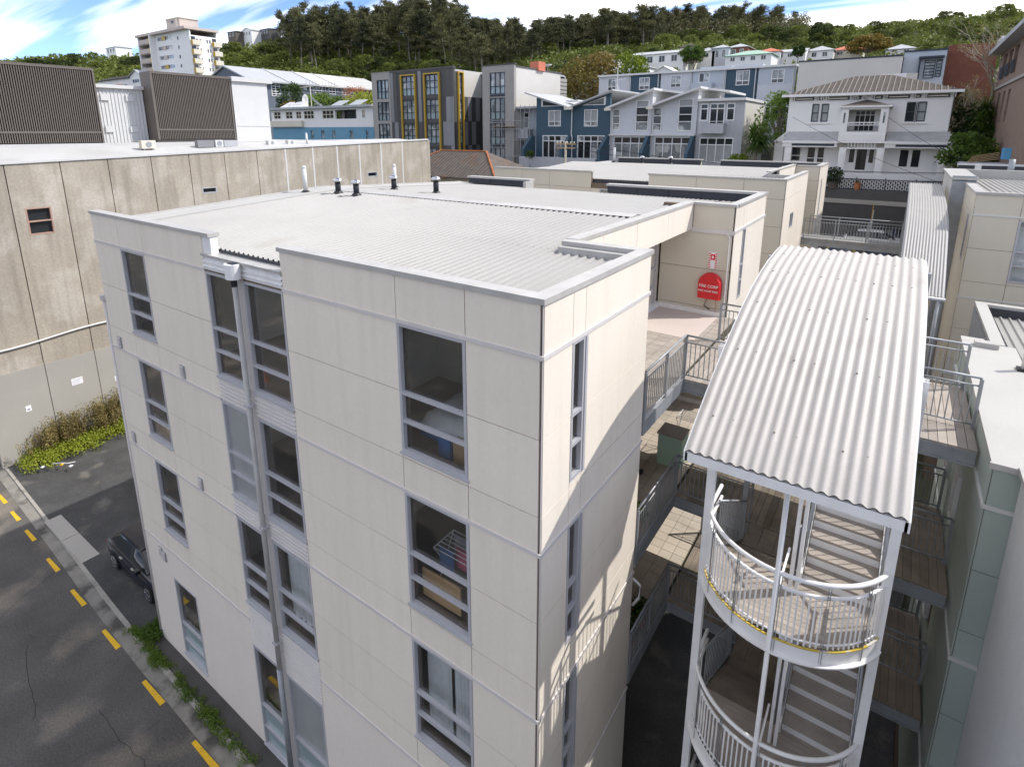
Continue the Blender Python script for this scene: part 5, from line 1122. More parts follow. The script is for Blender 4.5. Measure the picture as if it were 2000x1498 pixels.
for k in range(5): window(gw, (-45.6, -41.05, 8.9+3.0*k-.6, 11.75+3.0*k-.6), da, 'frame_dark', 'win_dark', 4, (9.6+3*k-.6,), .08, .05, .06)
piece('link_roof', 'roof_grey', da, -48, -41, 57.6, 60, 23.4, 23.6)
rb = thing('apartment_building', 'taupe apartment block with cream side wall beside the dark striped one', 'apartment block', (-38, 57, 8))
rw_ = [(-39.82, -37.56, 20.4, 22.92), (-39.82, -37.56, 17.38, 19.95), (-39.82, -37.56, 14.36, 16.95), (-39.82, -37.56, 11.34, 13.95)]
walls(rb, df, -41.0, -36.2, 8, 23.7, rw_, 'taupe', .4)
for o in rw_: window(df, o, rb, 'frame_dark', 'win_mid', 3, (o[2]+.9, ), .07, .15, .03, pms=['win_green', 'win_mid', 'win_green', 'win_blind', 'win_green', 'win_mid']); piece('spandrel', 'frame_dark', rb, *df.b(o[0], o[1], .0, .03, o[2]-.3, o[2]-.05))
for k in range(24): piece('cladding_board', 'taupe', rb, *df.b(-37.5, -36.2, .002, .02, 8.02+k*.65, 8.64+k*.65)); piece('cladding_board', 'taupe', rb, *df.b(-41.0, -39.9, .002, .02, 8.02+k*.65, 8.64+k*.65))
piece('side_wall', 'cream_wall', rb, -36.5, -36.19, 52.4, 63, 8, 23.45); piece('side_coping', 'dk_panel', rb, -36.6, -36.1, 52.4, 63.1, 23.451, 23.6); piece('front_coping', 'dk_panel', rb, -41.05, -36.1, 51.95, 52.39, 23.701, 23.85)
for k in range(12): piece('slat', 'taupe', rb, -36.45, -36.3, 63.1, 65, 17+k*.5, 17.4+k*.5)
piece('rear_wall', 'taupe', rb, -41, -36.5, 64.7, 65, 8, 23.3); piece('roof', 'roof_grey', rb, -41, -36.51, 52.4, 64.7, 23.2, 23.4)
tag(MB().box(-37.2, -35.9+.0, 57, 58.6, 23.4, 24.5).build('brick_chimney', 'roof_red'), 'orange brick chimney box on the taupe block roof', 'chimney')
t = thing('satellite_dish', 'white satellite dishes on the taupe block roof beside the orange chimney', 'satellite dish', (-36.4, 60, 23.6)); MB().tube([(-36.4, 60, 23.4), (-36.4, 60, 24.2)], .05, 6).build('mast', 'steel', t)
MB().lathe((-36.4, 60, 24.1), [(.05, 0), (.4, .12), (.55, .3), (.53, .3), (.38, .14)], 14).build('dish', 'white_paint', t, True)

# ---- navy butterfly-roof townhouses and grey neighbours
def roof_slab(t, pts, y0, y1, m, th=.16): return MB().prism(pts+[(u, z-th) for u, z in reversed(pts)], 'y', y0, y1).build('roof', m, t)
nv = thing('townhouse_pair', 'navy blue townhouse pair with butterfly roof', 'townhouse', (-28, 55, 11.5))
nw = [(-31.33, -29.67, 16.5, 18.3), (-26.67, -24.99, 16.47, 18.3)]; nd = [(-32.1, -28.75, 12.9, 15.5), (-27.47, -24.05, 12.9, 15.5)]
walls(nv, df, -33, -23.55, 11.5, 18.45, nw+nd, 'navy'); MB().prism([(-33, 18.45), (-23.55, 18.45), (-23.55, 20.05), (-28.27, 18.5), (-33, 19.95)], 'y', 52, 52.3).build('gable_wall', 'navy', nv)
for o in nw: window(df, o, nv, 'frame_white', 'win_mid', 2, (o[2]+.55,), .08, .12, .05, pms=['win_mid', 'win_blind'])
for o in nd: window(df, o, nv, 'frame_white', 'win_dark', 4, (o[3]-.65,), .1, .12, .05, pms=['win_dark', 'win_mid', 'win_dark'])
for pl in ([(-32.3, 18.75), (-29.2, 18.75), (-32.3, 19.55)], [(-27, 18.75), (-24.1, 18.75), (-24.1, 19.65)]):
    p = MB().prism([(u_, z_) for u_, z_ in pl], 'y', 51.93, 51.99).build('clerestory_frame', 'frame_white', nv); c = (sum(q[0] for q in pl)/3, sum(q[1] for q in pl)/3); MB().prism([(c[0]+(u_-c[0])*.8, c[1]+(z_-c[1])*.72) for u_, z_ in pl], 'y', 51.91, 51.929).build('pane', 'win_dark', p)
roof_slab(nv, [(-34.2, 20.42), (-28.27, 18.62)], 51.2, 60, 'roof_grey'); roof_slab(nv, [(-28.27, 18.63), (-23.0, 20.32)], 51.2, 60, 'roof_grey')
MB().box(-28.75, -27.75, 51.0, 51.3, 18.3, 18.6).build('rain_head', 'house_cream', nv); MB().tube([(-28.2, 51.9, 18.3), (-28.2, 51.9, 15.6), (-28.0, 51.7, 15.3), (-28.0, 51.7, 12)], .07, 8).build('downpipe', 'white_paint', nv)
for x in (-33.5, -28.4, -23.8): MB().prism([(49.6, 11.5), (52, 11.5), (52, 15.4), (51.3, 15.4), (49.6, 14.0)], 'x', x, x+.35).build('fin_wall', 'navy', nv)
piece('wall', 'navy', nv, -33, -32.7, 52.3, 60, 11.5, 19.6); MB().box(-33.8, -23.9, 49.5, 49.6, 11.5, 13.1).build('garden_wall', 'house_grey', nv)
MB().box(-30.2, -28.6, 54, 55.4, 19.35, 19.5).build('skylight', 'white_paint', nv)
for j, (ua, ub, zl, zh, ws, dd) in enumerate(((-23.45, -18.8, 18.45, 20.25, [(-23.23, -22.34, 16.05, 18.25), (-20.57, -19.14, 16.0, 19.1)], (-22.99, -19.06, 12.9, 15.4)), (-18.75, -14.1, 18.5, 20.22, [(-18.67, -17.71, 16, 18.3), (-16.0, -14.55, 15.97, 19.1)], (-18.36, -14.56, 12.9, 15.4)))):
    g = thing('townhouse', ['pale grey weatherboard townhouse with sloping roof, beside the navy pair', 'pale grey weatherboard townhouse with sloping roof, second from the navy pair'][j], 'townhouse', ((ua+ub)/2, 55, 11.5)); zr = lambda u_: zl+(zh-zl)*(u_-ua)/(ub+.4-ua)
    ops = ws+[dd]; walls(g, df, ua, ub, 11.5, 18.3, [(a, b, c, min(d, 18.3)) for a, b, c, d in ops], 'clap_grey'); 
    a, b = ws[1][0], ws[1][1]
    for p, q in ((ua, a), (b, ub)): MB().prism([(p, 18.3), (q, 18.3), (q, zr(q)-.1), (p, zr(p)-.1)], 'y', 52, 52.3).build('gable_wall', 'clap_grey', g)
    MB().prism([(a, ws[1][3]), (b, ws[1][3]), (b, zr(b)-.1), (a, zr(a)-.1)], 'y', 52, 52.3).build('gable_wall', 'clap_grey', g)
    clap(g, df, ua+.02, ub-.02, 15.6, 18.3, ops, 'clap_grey', .2)
    window(df, ws[0], g, 'frame_white', 'win_mid', 1, (ws[0][2]+.7, ws[0][2]+1.5), .08, .12, .06); window(df, ws[1], g, 'frame_white', 'win_mid', 1, (16.9, 17.6, 18.4), .08, .12, .06, pms=['win_mid', 'win_dark', 'win_dark', 'win_blind'])
    window(df, dd, g, 'frame_white', 'win_mid', 4, (dd[3]-.7,), .1, .12, .05, pms=['win_mid', 'win_dark'])
    roof_slab(g, [(ua-.2, zl), (ub+.45, zh)], 51.0, 60, 'white_paint', .22); MB().box(ua-.3, ua+.4, 50.9, 51.2, zl-.35, zl-.1).build('rain_head', 'house_cream', g)
    roof_slab(g, [(ub+.45, zh-.02), (ub+2.6, zh-.35)], 53.5, 60, 'white_paint', .2); piece('return_wall', 'white_paint', g, ub-.3, ub-.01, 52.31, 60, 11.5, zh-.35)
    MB().prism([(49.8, 11.5), (52, 11.5), (52, 15.5), (51.5, 15.5), (49.8, 13.8)], 'x', ub-.35, ub-.02).build('fin_wall', 'navy', g)
    MB().box(ua, ub, 51.6, 51.9, 15.5, 15.62).build('storey_band', 'white_paint', g); MB().tube([(ua+.1, 51.8, zl-.3), (ua+.1, 51.8, 14.6), (ua-.6, 51.6, 14.2), (ua-.6, 51.6, 12)], .06, 8).build('downpipe', 'white_paint', g)
g4 = thing('townhouse', 'weathered grey flat roofed townhouse with balcony box, next to the villa shrubs', 'townhouse', (-12, 55, 11.5))
w4 = [(-13.81, -13.03, 16.95, 18.6), (-12.9, -11.44, 16.6, 18.6), (-11.3, -10.52, 16.95, 18.6)]; d4 = [(-13.68, -10.41, 12.9, 15.35)]
walls(g4, df, -14.05, -9.65, 11.5, 18.8, w4+d4, 'house_grey')
for o in w4: window(df, o, g4, 'frame_white', 'win_dark', 2 if o[1]-o[0] > 1 else 1, (o[3]-.5,), .1, .12, .06)
window(df, d4[0], g4, 'frame_white', 'win_mid', 4, (14.65,), .1, .12, .06, pms=['win_blind', 'win_dark'])
MB().box(-13.56, -11.2, 50.9, 51.99, 15.75, 16.7).build('balcony_box', 'house_grey', g4); MB().box(-13.6, -11.15, 50.85, 50.95, 16.85, 16.9).build('balcony_rail', 'white_paint', g4)
piece('roof_edge', 'white_paint', g4, -14.1, -9.5, 51.5, 61, 18.8, 19.05); piece('side_wall', 'cream_wall', g4, -9.95, -9.64, 52.3, 61.5, 11.5, 18.79)
ph = thing('house', 'pale two storey house behind scaffolding, left of the navy townhouses', 'house', (-36, 57, 11.5)); pf = Face('x', 54, -1)
po = [(-38.3, -35.3, 12.6, 14.75), (-37.7, -35.31, 16.3, 18.2)]; walls(ph, pf, -39, -33.4, 11.5, 18.6, po, 'pale_blue')
for o in po: window(pf, o, ph, 'frame_white', 'win_mid', 3, (o[3]-.6,), .09, .1, .05, pms=['win_blind', 'win_dark'])
piece('roof', 'house_grey', ph, -39.3, -33.2, 52.4, 60, 18.6, 18.85); MB().box(-38, -34.6, 52.6, 53.9, 15.1, 16.2).build('balcony_box', 'house_grey', ph)
sc = thing('scaffolding', 'tube scaffolding in front of the pale house', 'scaffolding', (-36, 52, 11.5))
for x in (-39, -37.6, -36.2, -34.8, -33.5):
    for y in (51.3, 52.2): MB().tube([(x, y, 11.5), (x, y, 19)], .035, 6).build('standard', 'steel', sc)
for z in (13, 15, 16.2, 17.2): MB().tube([(-39.2, 51.3, z), (-33.3, 51.3, z)], .035, 6).build('ledger', 'steel', sc)
MB().box(-39.1, -35.5, 51.3, 52.2, 16.5, 16.56).build('platform', 'wood', sc)

# ---- upper terrace of grey and navy units
uf = Face('x', 66, -1); ue = [-31.95, -27.3, -23.33, -19.3, -15.24, -11.73, -7.73]; uwin = [(-30.6, -29.36, 21.2, 22.8), (-26.14, -24.73, 21.15, 22.67), (-21.99, -20.65, 21.25, 22.7), (-18.51, -17.21, 21.7, 22.84), (-14.13, -12.63, 21.19, 22.86), (-10.27, -8.91, 21.24, 22.75)]
ulab = ['pale grey terrace unit at the left end of the upper row', 'navy terrace unit in the upper row, left one', 'pale grey terrace unit in the upper row, right of the left navy unit', 'pale blue terrace unit with balcony box in the upper row', 'navy terrace unit in the upper row, right one', 'blue grey terrace unit at the right end of the upper row']
for j in range(6):
    t = thing('terrace_unit', ulab[j], 'terrace house', ((ue[j]+ue[j+1])/2, 70, 15)); o = uwin[j]; m = ('clap_grey', 'navy', 'clap_grey', 'pale_blue', 'navy', 'pale_blue')[j]
    lo = [(o[0]-.6, o[1]+.6, 17.2, 19.2)]
    walls(t, uf, ue[j]+.04, ue[j+1]-.04, 14.5, 23.0, [o]+lo, m); window(uf, o, t, 'frame_white', 'win_mid', 2, (o[2]+.5,) if j != 3 else (), .09, .12, .06, pms=['win_dark', 'win_mid']); window(uf, lo[0], t, 'frame_white', 'win_dark', 3, (18.7,), .09, .12, .06)
    piece('roof_edge', 'white_paint', t, ue[j], ue[j+1], 65.6, 75, 23.0, 23.22); piece('upper_storey', 'pale_blue', t, ue[j]+.1, ue[j+1]-.1, 68.5, 75, 23.22, 23.75 if j in (3, 4) else 23.5)
    MB().tube([(ue[j+1]-.25, 65.9, 23), (ue[j+1]-.25, 65.9, 15)], .06, 6).build('downpipe', 'white_paint', t); piece('wall', m, t, ue[j]+.04, ue[j]+.3, 66.3, 75, 14.5, 22.99)
    if j in (3, 5): piece('lower_panel', 'clap_grey', t, *uf.b(ue[j]+.05, ue[j+1]-.05, .002, .03, 19.4, 21.15))
    if j == 3: MB().box(o[0]-.6, o[1]+.6, 64.9, 65.96, 20.7, 21.6).build('balcony_box', 'pale_blue', t)
ww = thing('white_building', 'building with plain white end wall behind the villa roof', 'building', (-2, 68, 12)); piece('wall', 'cream_wall', ww, -7.27, 1.97, 64, 78, 12, 23.15); piece('coping', 'frame_dark', ww, -7.3, 2.0, 63.95, 78, 23.151, 23.3)
bl = thing('modern_house', 'blue grey modern house with dark framed windows above the villa', 'house', (3.6, 70, 14)); bo = [(3.84, 4.7, 21.1, 22.8), (4.79, 5.27, 21.2, 22.84)]
walls(bl, uf, 2.05, 5.5, 14, 23.7, bo, 'pale_blue'); piece('wall', 'pale_blue', bl, 5.2, 5.5, 66.3, 78, 14, 23.69); piece('parapet', 'frame_dark', bl, 2.0, 5.55, 65.9, 78, 23.701, 23.85)
for o in bo: window(uf, o, bl, 'frame_dark', 'win_mid', 1, tuple(o[2]+.3*k for k in range(1, 6)), .06, .1, .1)
piece('window_hood', 'frame_dark', bl, 3.3, 5.35, 65.4, 65.98, 22.95, 23.15); piece('fin', 'frame_dark', bl, 3.35, 3.5, 65.5, 65.98, 20, 22.94); piece('low_wall', 'cream_wall', bl, 2.1, 3.4, 65.2, 65.9, 18, 21.6)
bw = thing('brick_wall', 'dark red brick wall behind the bare tree', 'wall', (7.5, 69, 14)); mb = MB()
MB().box(5.56, 9.5, 68, 68.4, 12, 24.3).build('wall_core', 'brick_wall', bw)
for j in range(62):
    for i in range(16):
        x = 5.58+i*.245+(.12 if j % 2 else 0); mb.box(x, min(x+.232, 9.5), 67.97, 67.999, 17.5+j*.11, 17.5+j*.11+.098)
stuff(mb.build('bricks', 'red_brick', bw))
# brown brick flats at the right edge
bk = thing('brick_flats', 'brown brick flats with balconies at the right edge, behind the villa garden', 'apartment block', (12, 50, 8)); kf = Face('y', 9.0, -1)
ko = [(48, 50, 20.0, 21.9), (51, 53, 20.0, 21.9), (54, 56, 20.0, 21.9), (48.2, 49.4, 16.6, 18.9), (51, 52.2, 16.6, 18.9), (54, 55.2, 16.6, 18.9), (50.5, 52, 12.5, 15), (54.5, 55.5, 12.5, 15)]
walls(bk, kf, 38, 58.5, 8, 22.2, ko, 'brick_wall', .6); piece('end_wall', 'brick_wall', bk, 9.61, 20, 58.0, 58.5, 8, 22.19); piece('roof_overhang', 'house_grey', bk, 8.2, 20, 37.5, 59.2, 22.2, 22.5)
for o in ko: window(kf, o, bk, 'frame_dark', 'win_dark', 2, (), .08, .4, -.3)
for o in ko[:3]:
    r_ = MB().box(8.85, 8.9, o[0]-.1, o[1]+.1, 20.85, 20.9).build('balcony_rail', 'frame_dark', bk)
    for q in range(12): bar('iron_bar', 'frame_dark', r_, (8.87, o[0]+q*.17, 20.0), .87, .015)
piece('storey_band', 'taupe', bk, 8.9, 8.999, 38, 58.4, 19.3, 19.5); piece('rooftop_box', 'white_paint', bk, 8.6, 12, 56, 59, 22.51, 23.4)

# ---- blue and white two storey building
bb = thing('blue_white_building', 'two storey building, white upstairs and blue below, beyond the concrete roof', 'building', (-78, 60, 12)); bF = Face('x', 55, -1)
w1 = [(-90.33, -88.36, 18.05, 19.29), (-86.84, -84.87, 18.05, 19.27), (-83.88, -82.39, 18.05, 19.25), (-81.7, -78.92, 17.97, 19.31), (-76.71, -73.82, 17.95, 19.29), (-67.0, -66.31, 18.0, 19.2)]; bal = (-73.5, -68.34, 17.9, 19.3); w0 = [(-80.34, -79.29, 14.7, 16.19), (-77.54, -76.5, 14.72, 16.19), (-74.7, -73.6, 14.74, 16.18), (-70.31, -69.32, 14.77, 16.24), (-66.46, -65.67, 14.2, 16.27)]
walls(bb, bF, -91.2, -64.5, 16.6, 19.6, w1+[bal], 'house_white'); walls(bb, bF, -91.2, -64.5, 10, 16.59, w0, 'blue_wall')
piece('green_band', 'house_cream', bb, *bF.b(-91.2, -81.9, .0, .5, 16.7, 17.7))
for o in w1: window(bF, o, bb, 'house_cream', 'win_dark', 2 if o[1]-o[0] < 2.2 else 3, ((o[2]+o[3])/2,), .1, .14, .05)
for o in w0: window(bF, o, bb, 'blue_wall', 'win_mid', 1, ((o[2]+o[3])/2,), .1, .2, .02)
piece('balcony_back', 'taupe', bb, -73.5, -68.34, 56.4, 56.6, 17.9, 19.3); piece('balcony_door', 'win_dark', bb, -72.8, -70.2, 56.3, 56.39, 17.9, 19.25); piece('balcony_floor', 'house_white', bb, -73.5, -68.34, 55.3, 56.4, 17.7, 17.89)
piece('roof', 'roof_grey', bb, -91.6, -64.1, 54.3, 66, 19.6, 19.95); piece('wall', 'house_white', bb, -64.8, -64.5, 55.3, 66, 10, 19.59)
for i, x in enumerate((-88.7, -86.3, -84.5)): tag(MB().prism([(55, 19.95), (57.2, 19.95), (57.2, 21.0)], 'x', x, x+1.6 if i < 2 else x+1.2).build('roof_skylight', 'white_paint'), ['white sloped rooftop panel on the blue building, leftmost', 'white sloped rooftop panel on the blue building, second from left', 'white sloped rooftop panel on the blue building beside the dish'][i], 'roof panel')
for i, x in enumerate((-76, -71.5)): 
    t = thing('solar_panel', ['tilted solar panel on the blue building roof, left of two', 'tilted solar panel on the blue building roof, right of two'][i], 'solar panel', (x, 57, 19.95)); MB().prism([(56, 20.0), (58, 20.95), (58, 20.85), (56, 19.95)], 'x', x, x+2.6).build('panel', 'roof_grey', t); MB().box(x+.3, x+.4, 57.6, 57.7, 19.95, 20.7).build('strut', 'steel', t); MB().box(x+2.2, x+2.3, 57.6, 57.7, 19.95, 20.7).build('strut', 'steel', t)
t = thing('satellite_dish', 'tall white satellite dish on the blue building roof', 'satellite dish', (-85.6, 58, 19.95)); mb = MB(); mb.lathe((0, 0, 0), [(.1, 0), (.7, .12), (1.1, .4), (1.06, .42), (.66, .16)], 18); mb.v = [(-85.6+z_*.95+x_*.1, 58+y_*.6, 21.2+x_) for x_, y_, z_ in mb.v]; mb.build('dish', 'white_paint', t, True); MB().tube([(-85.6, 58, 19.95), (-85.6, 58, 21.2)], .08, 8).build('mast', 'steel', t)
t = thing('roof_antenna', 'pale lattice aerial on the blue building roof right of the dish', 'antenna', (-83.5, 58, 19.95)); MB().tube([(-83.5, 58, 19.95), (-83.5, 58, 23.6)], .07, 6).build('mast', 'house_cream', t); MB().tube([(-86, 58, 23.5), (-81.5, 58, 23.6)], .06, 6).build('boom', 'house_cream', t); MB().tube([(-83.5, 58, 21.6), (-80.6, 58, 19.95)], .05, 6).build('stay', 'steel', t); MB().tube([(-83.5, 58, 21.9), (-81.5, 59, 19.95)], .05, 6).build('stay', 'steel', t)
# ---- long roofed school building on the slope
scx = -112.; sF = Face('y', scx, 1)
sch = thing('school_building', 'long blue grey building with pale gabled roof below the hill', 'building', (-117, 83, 16)); sw = [(68.9, 71, 23.4, 26.05), (72.7, 74.15, 25.1, 26.05), (75.4, 76.5, 25.1, 26.1), (77, 77.7, 25.2, 26.1), (80, 82, 24.6, 25.9), (84, 86, 24.6, 25.9), (88, 90, 24.6, 25.9), (93, 95, 24.6, 25.9)]
walls(sch, sF, 64, 102, 14, 26.35, sw, 'slate', .4); 
for o in sw: window(sF, o, sch, 'frame_white', 'win_dark', 2, tuple(o[2]+(o[3]-o[2])*k/5 for k in range(1, 5)) if o[0] < 69 else ((o[2]+o[3])/2,), .14, .15, .1)
for y0, y1, m in ((63.6, 80.5, 'roof_grey'), (80.5, 86, 'cream_wall'), (86.02, 92.5, 'cream_wall'), (92.52, 103, 'membrane')):
    MB().prism([(scx+1, 26.4), (scx-9, 29.9), (scx-19, 26.4), (scx-19, 26.1), (scx-9, 29.6), (scx+1, 26.1)], 'y', y0, y1).build('roof', m, sch)
MB().prism([(scx, 14), (scx-18, 14), (scx-18, 26.3), (scx-9, 29.5), (scx, 26.3)], 'y', 64, 64.4).build('gable_wall', 'slate', sch)
for y in (73, 80.5, 86): MB().tube([(scx+1, y, 26.5), (scx-9, y, 30)], .12, 6).build('roof_flashing', 'white_paint', sch)
s2 = thing('scaffolding', 'netted scaffolding against the long pale roofed building', 'scaffolding', (scx+2, 83, 18))
for i in range(8):
    y = 77+i*1.75
    for x in (scx+1.2, scx+2.4): MB().tube([(x, y, 17), (x, y, 27.2 if i < 5 else 26.2)], .05, 6).build('standard', 'steel', s2)
for z in (20, 22, 23.6, 25, 26.3): MB().tube([(scx+2.4, 76.8, z), (scx+2.4, 89.5, z)], .05, 6).build('ledger', 'steel', s2)
# ---- tower of flats on the left
tw = thing('tower_flats', 'white tower of flats with yellow and pink balconies on the left', 'apartment tower', (-200, 95, 20)); TF = Face('x', 90, -1); TS = Face('y', -185.4, 1)
tws = [(-206.5, -196.8, 44.9-2.95*k, 46.2-2.95*k) for k in range(5)]; tw2 = [(-193.3, -192.2, 44.3-2.8*k, 45.5-2.8*k) for k in range(5)]
walls(tw, TF, -208, -185.4, 14, 46.9, tws+tw2, 'house_white', .4)
for k, o in enumerate(tws):
    window(TF, o, tw, 'frame_white', 'win_mid', 4, (), .12, .15, .05, us=(-203.4, -201.9, -199.9)); piece('window_panel', 'gold' if k in (0, 3) else 'mauve', tw, *TF.b(-203.3, -200.9, .06, .12, o[2], o[3]))
for o in tw2: window(TF, o, tw, 'frame_white', 'win_dark', 1, (), .1, .15, .05)
piece('side_pier', 'house_white', tw, -208.6, -208, 88.2, 90.4, 14, 47); piece('side_wall', 'house_white', tw, -218.6, -218, 89, 99, 14, 47.3); piece('recess_wall', 'taupe', tw, -218, -208, 91.5, 91.8, 14, 47)
for k in range(5):
    z = 44.5-3*k; MB().box(-216.8, -208.7, 88.6, 88.9, z, z+1.4).build('balcony_front', 'mauve', tw); MB().box(-209.6, -208.7, 88.3, 88.59, z-.1, z+1.5).build('balcony_panel', 'gold', tw); piece('balcony_floor', 'mauve', tw, -218, -208.6, 88.9, 91.5, z-.25, z-.01); piece('glazing', 'win_mid', tw, -218, -208.7, 91.2, 91.49, z+1.2, z+2.5)
sw2 = [(91.8, 92.6), (92.9, 93.5), (95.1, 95.65), (95.95, 96.5)]; sop = [(a, b, 43.3-2.85*k, 44.45-2.85*k) for a, b in sw2 for k in range(5)]
walls(tw, TS, 90.4, 99, 14, 45.3, sop, 'house_white', .4)
for o in sop: window(TS, o, tw, 'frame_white', 'win_dark', 1, (), .08, .12, .04)
for k in range(5):
    for y0 in (90.3, 97.0):
        z = 42.4-2.8*k; b_ = MB().box(-185.39, -184.3, y0, y0+2.5, z, z+1.45).build('balcony', 'house_cream', tw); MB().box(-185.3, -184.25, y0-.02, y0-.12, z-.05, z+1.5).build('balcony_panel', 'gold', b_); MB().box(-185.38, -185.3, y0+.05, y0+1.3, z+1.46, z+2.5).build('balcony_opening', 'win_dark', b_)
piece('roof_slab', 'mauve', tw, -218.8, -185.0, 88.4, 99.3, 46.9, 47.7); piece('body', 'house_white', tw, -217.9, -186, 98.7, 99, 14, 46.89)
pn = MB().box(-207.5, -198.6, 94, 100, 47.7, 52.2).build('penthouse', 'mauve', tw); MB().box(-207.8, -198.3, 93.7, 100.3, 52.2, 52.5).build('penthouse_roof', 'house_cream', pn); MB().box(-204, -202.6, 93.8, 93.99, 51, 51.6).build('vent', 'win_dark', pn); MB().box(-200.5, -199.6, 93.7, 93.99, 47.7, 52.2).build('duct', 'house_cream', pn)
ho = thing('house', 'low white block of flats with brown roof left of the tower', 'house', (-212, 84, 20)); HF = Face('x', 80, -1); hop = [(-225+6*k, -221+6*k, 29, 31) for k in range(3)]+[(-205, -200, 31, 32.2), (-205, -200, 27.5, 29)]
walls(ho, HF, -232, -196.5, 14, 32.8, hop, 'house_white')
for o in hop: window(HF, o, ho, 'frame_white', 'win_dark', 3, (), .12, .15, .05)
gable(MB(), -232, -207, 80, 90, 32.8, 1.8, .6).build('roof', 'roof_tile', ho); gable(MB(), -207, -196.5, 80, 92, 32.8, 2.2, .5, 'y').build('roof', 'roof_grey', ho); MB().box(-216, -213, 78.9, 79.99, 29.5, 31).build('balcony', 'roof_red', ho); MB().prism([(-207, 32.8), (-196.5, 32.8), (-201.75, 34.8)], 'y', 80, 80.3).build('gable_wall', 'house_white', ho)

# ---- rusty hipped roof between the concrete wall and the second block
mh = thing('cottage', 'old cottage with rusty brown hipped iron roof in the middle', 'house', (-36, 43, 6.6)); piece('wall', 'house_cream', mh, -44.5, -30, 39.5, 49.5-2, 6.6, 11.4); hr_ = hip(MB(), -44.5, -30, 39.5, 47.5, 11.3, 2.5, .6).build('roof', 'roof_rust', mh)
for p, q in (((-45.1, 38.9, 11.32), (-40.5, 43.5, 13.83)), ((-29.4, 38.9, 11.32), (-34, 43.5, 13.83)), ((-40.5, 43.5, 13.83), (-34, 43.5, 13.83))): MB().tube([p, q], .11, 6).build('ridge_tile', 'rust', hr_)
for i in range(34):
    x = -44.7+i*.45; t_ = min(1, min(x+45.1, -29.4-x)/4.6); MB().tube([(x, 38.9, 11.34), (x, 38.9+4.6*t_, 11.34+2.5*t_)], .045, 4).build('roof_roll', 'roof_tile', hr_)

# ---- houses scattered over the hillside
def hill_house(x, y, w_, d_, zb, h, rh, wm_, rm_, label, gab=False, wins=2, verandah=False, sid='win_dark'):
    t = thing('hillside_house', label, 'house', (x, y, zb-6)); F_ = Face('x', y, -1); ww_ = w_/(wins*2+1)
    ops = [(x-w_/2+ww_*(2*i+1), x-w_/2+ww_*(2*i+2), zb+h*.35, zb+h*.85) for i in range(wins)]
    walls(t, F_, x-w_/2, x+w_/2, zb-6, zb+h, ops, wm_); piece('side_wall', wm_, t, x-w_/2, x-w_/2+.3, y+.3, y+d_, zb-6, zb+h-.01); piece('side_wall', wm_, t, x+w_/2-.3, x+w_/2, y+.3, y+d_, zb-6, zb+h-.01); piece('rear_wall', wm_, t, x-w_/2+.31, x+w_/2-.31, y+d_-.3, y+d_, zb-6, zb+h-.01)
    for o in ops: window(F_, o, t, 'frame_white', sid, 2, (), .1, .12, .05)
    (gable(MB(), x-w_/2, x+w_/2, y, y+d_, zb+h, rh, .35, 'y' if gab == 'y' else 'x') if gab else hip(MB(), x-w_/2, x+w_/2, y, y+d_, zb+h, rh, .4)).build('roof', rm_, t)
    if gab == 'y': MB().prism([(x-w_/2, zb+h), (x+w_/2, zb+h), (x, zb+h+rh)], 'y', y, y+.25).build('gable_wall', wm_, t)
    if gab == 'x': 
        for xx in (x-w_/2, x+w_/2-.25): MB().prism([(y, zb+h), (y+d_, zb+h), (y+d_/2, zb+h+rh)], 'x', xx, xx+.25).build('gable_wall', wm_, t)
    return t
HH = [(-54.9, 146, 15, 9, 32.6, 3.4, 1.2, 'house_white', 'roof_grey', 'wide white house with grey gable roof on the hillside', 'x', 4), (-48.1, 151, 4.2, 6, 33.6, 4.2, 1.2, 'house_cream', 'roof_tile', 'narrow cream tower house on the hillside', False, 2), (-44.7, 156, 4.6, 6, 34.6, 2.4, 1.2, 'house_white', 'roof_grey', 'small white house right of the cream tower house', False, 1), (-40.9, 156, 4.3, 7, 33.8, 3.8, 1.0, 'clap_grey', 'roof_grey', 'tall grey villa with bay, left of the dark red house', False, 2), (-37.1, 158.6, 5.0, 7, 33.8, 4.0, 1.1, 'red_brick', 'roof_grey', 'dark red house with grey roof on the hillside', False, 2), (-32.4, 150, 11, 8, 32.4, 2.2, 1.4, 'house_white', 'roof_green', 'white house with pale green hipped roof', False, 4), (-30.8, 165, 6.2, 8, 34.6, 2.2, 1.3, 'house_white', 'roof_red', 'house with orange red roof behind the green roofed one', False, 1), (-25.7, 166.8, 7.6, 8, 34.4, 2.2, 1.1, 'house_white', 'roof_grey', 'white house with light grey gable roof, right of the orange roof', 'x', 3), (-19.1, 171, 6.4, 7, 34.4, 2.5, 1.5, 'house_white', 'roof_grey', 'white house with pyramid roof in the hillside row', False, 2), (-13.3, 175.7, 7.5, 8, 35.2, 2.0, 1.5, 'house_cream', 'roof_red', 'house with red roof near the right end of the hillside row', False, 2), (-1.5, 184, 6.6, 7, 36.2, 1.2, 1.5, 'house_white', 'roof_grey', 'white house with grey roof at the right end of the hillside row', False, 2), (-65.6, 138.6, 5.6, 6, 32.4, 1.8, .5, 'house_white', 'membrane', 'small white flat roofed shed at the left of the hillside row', 'x', 1), (-53, 128, 6.9, 6, 29.4, 1.4, 1.2, 'house_white', 'roof_grey', 'low white bungalow above the upper terrace row', 'y', 3), (-58.5, 127, 5, 6, 29.2, 1.0, 1.0, 'house_white', 'membrane', 'low white bungalow further left above the upper terrace row', 'y', 1), (-40, 112, 4.2, 5, 26.6, 1.2, 1.3, 'house_white', 'house_white', 'small white gabled house just beyond the taupe block', 'y', 1)]
for h in HH: hill_house(*h)
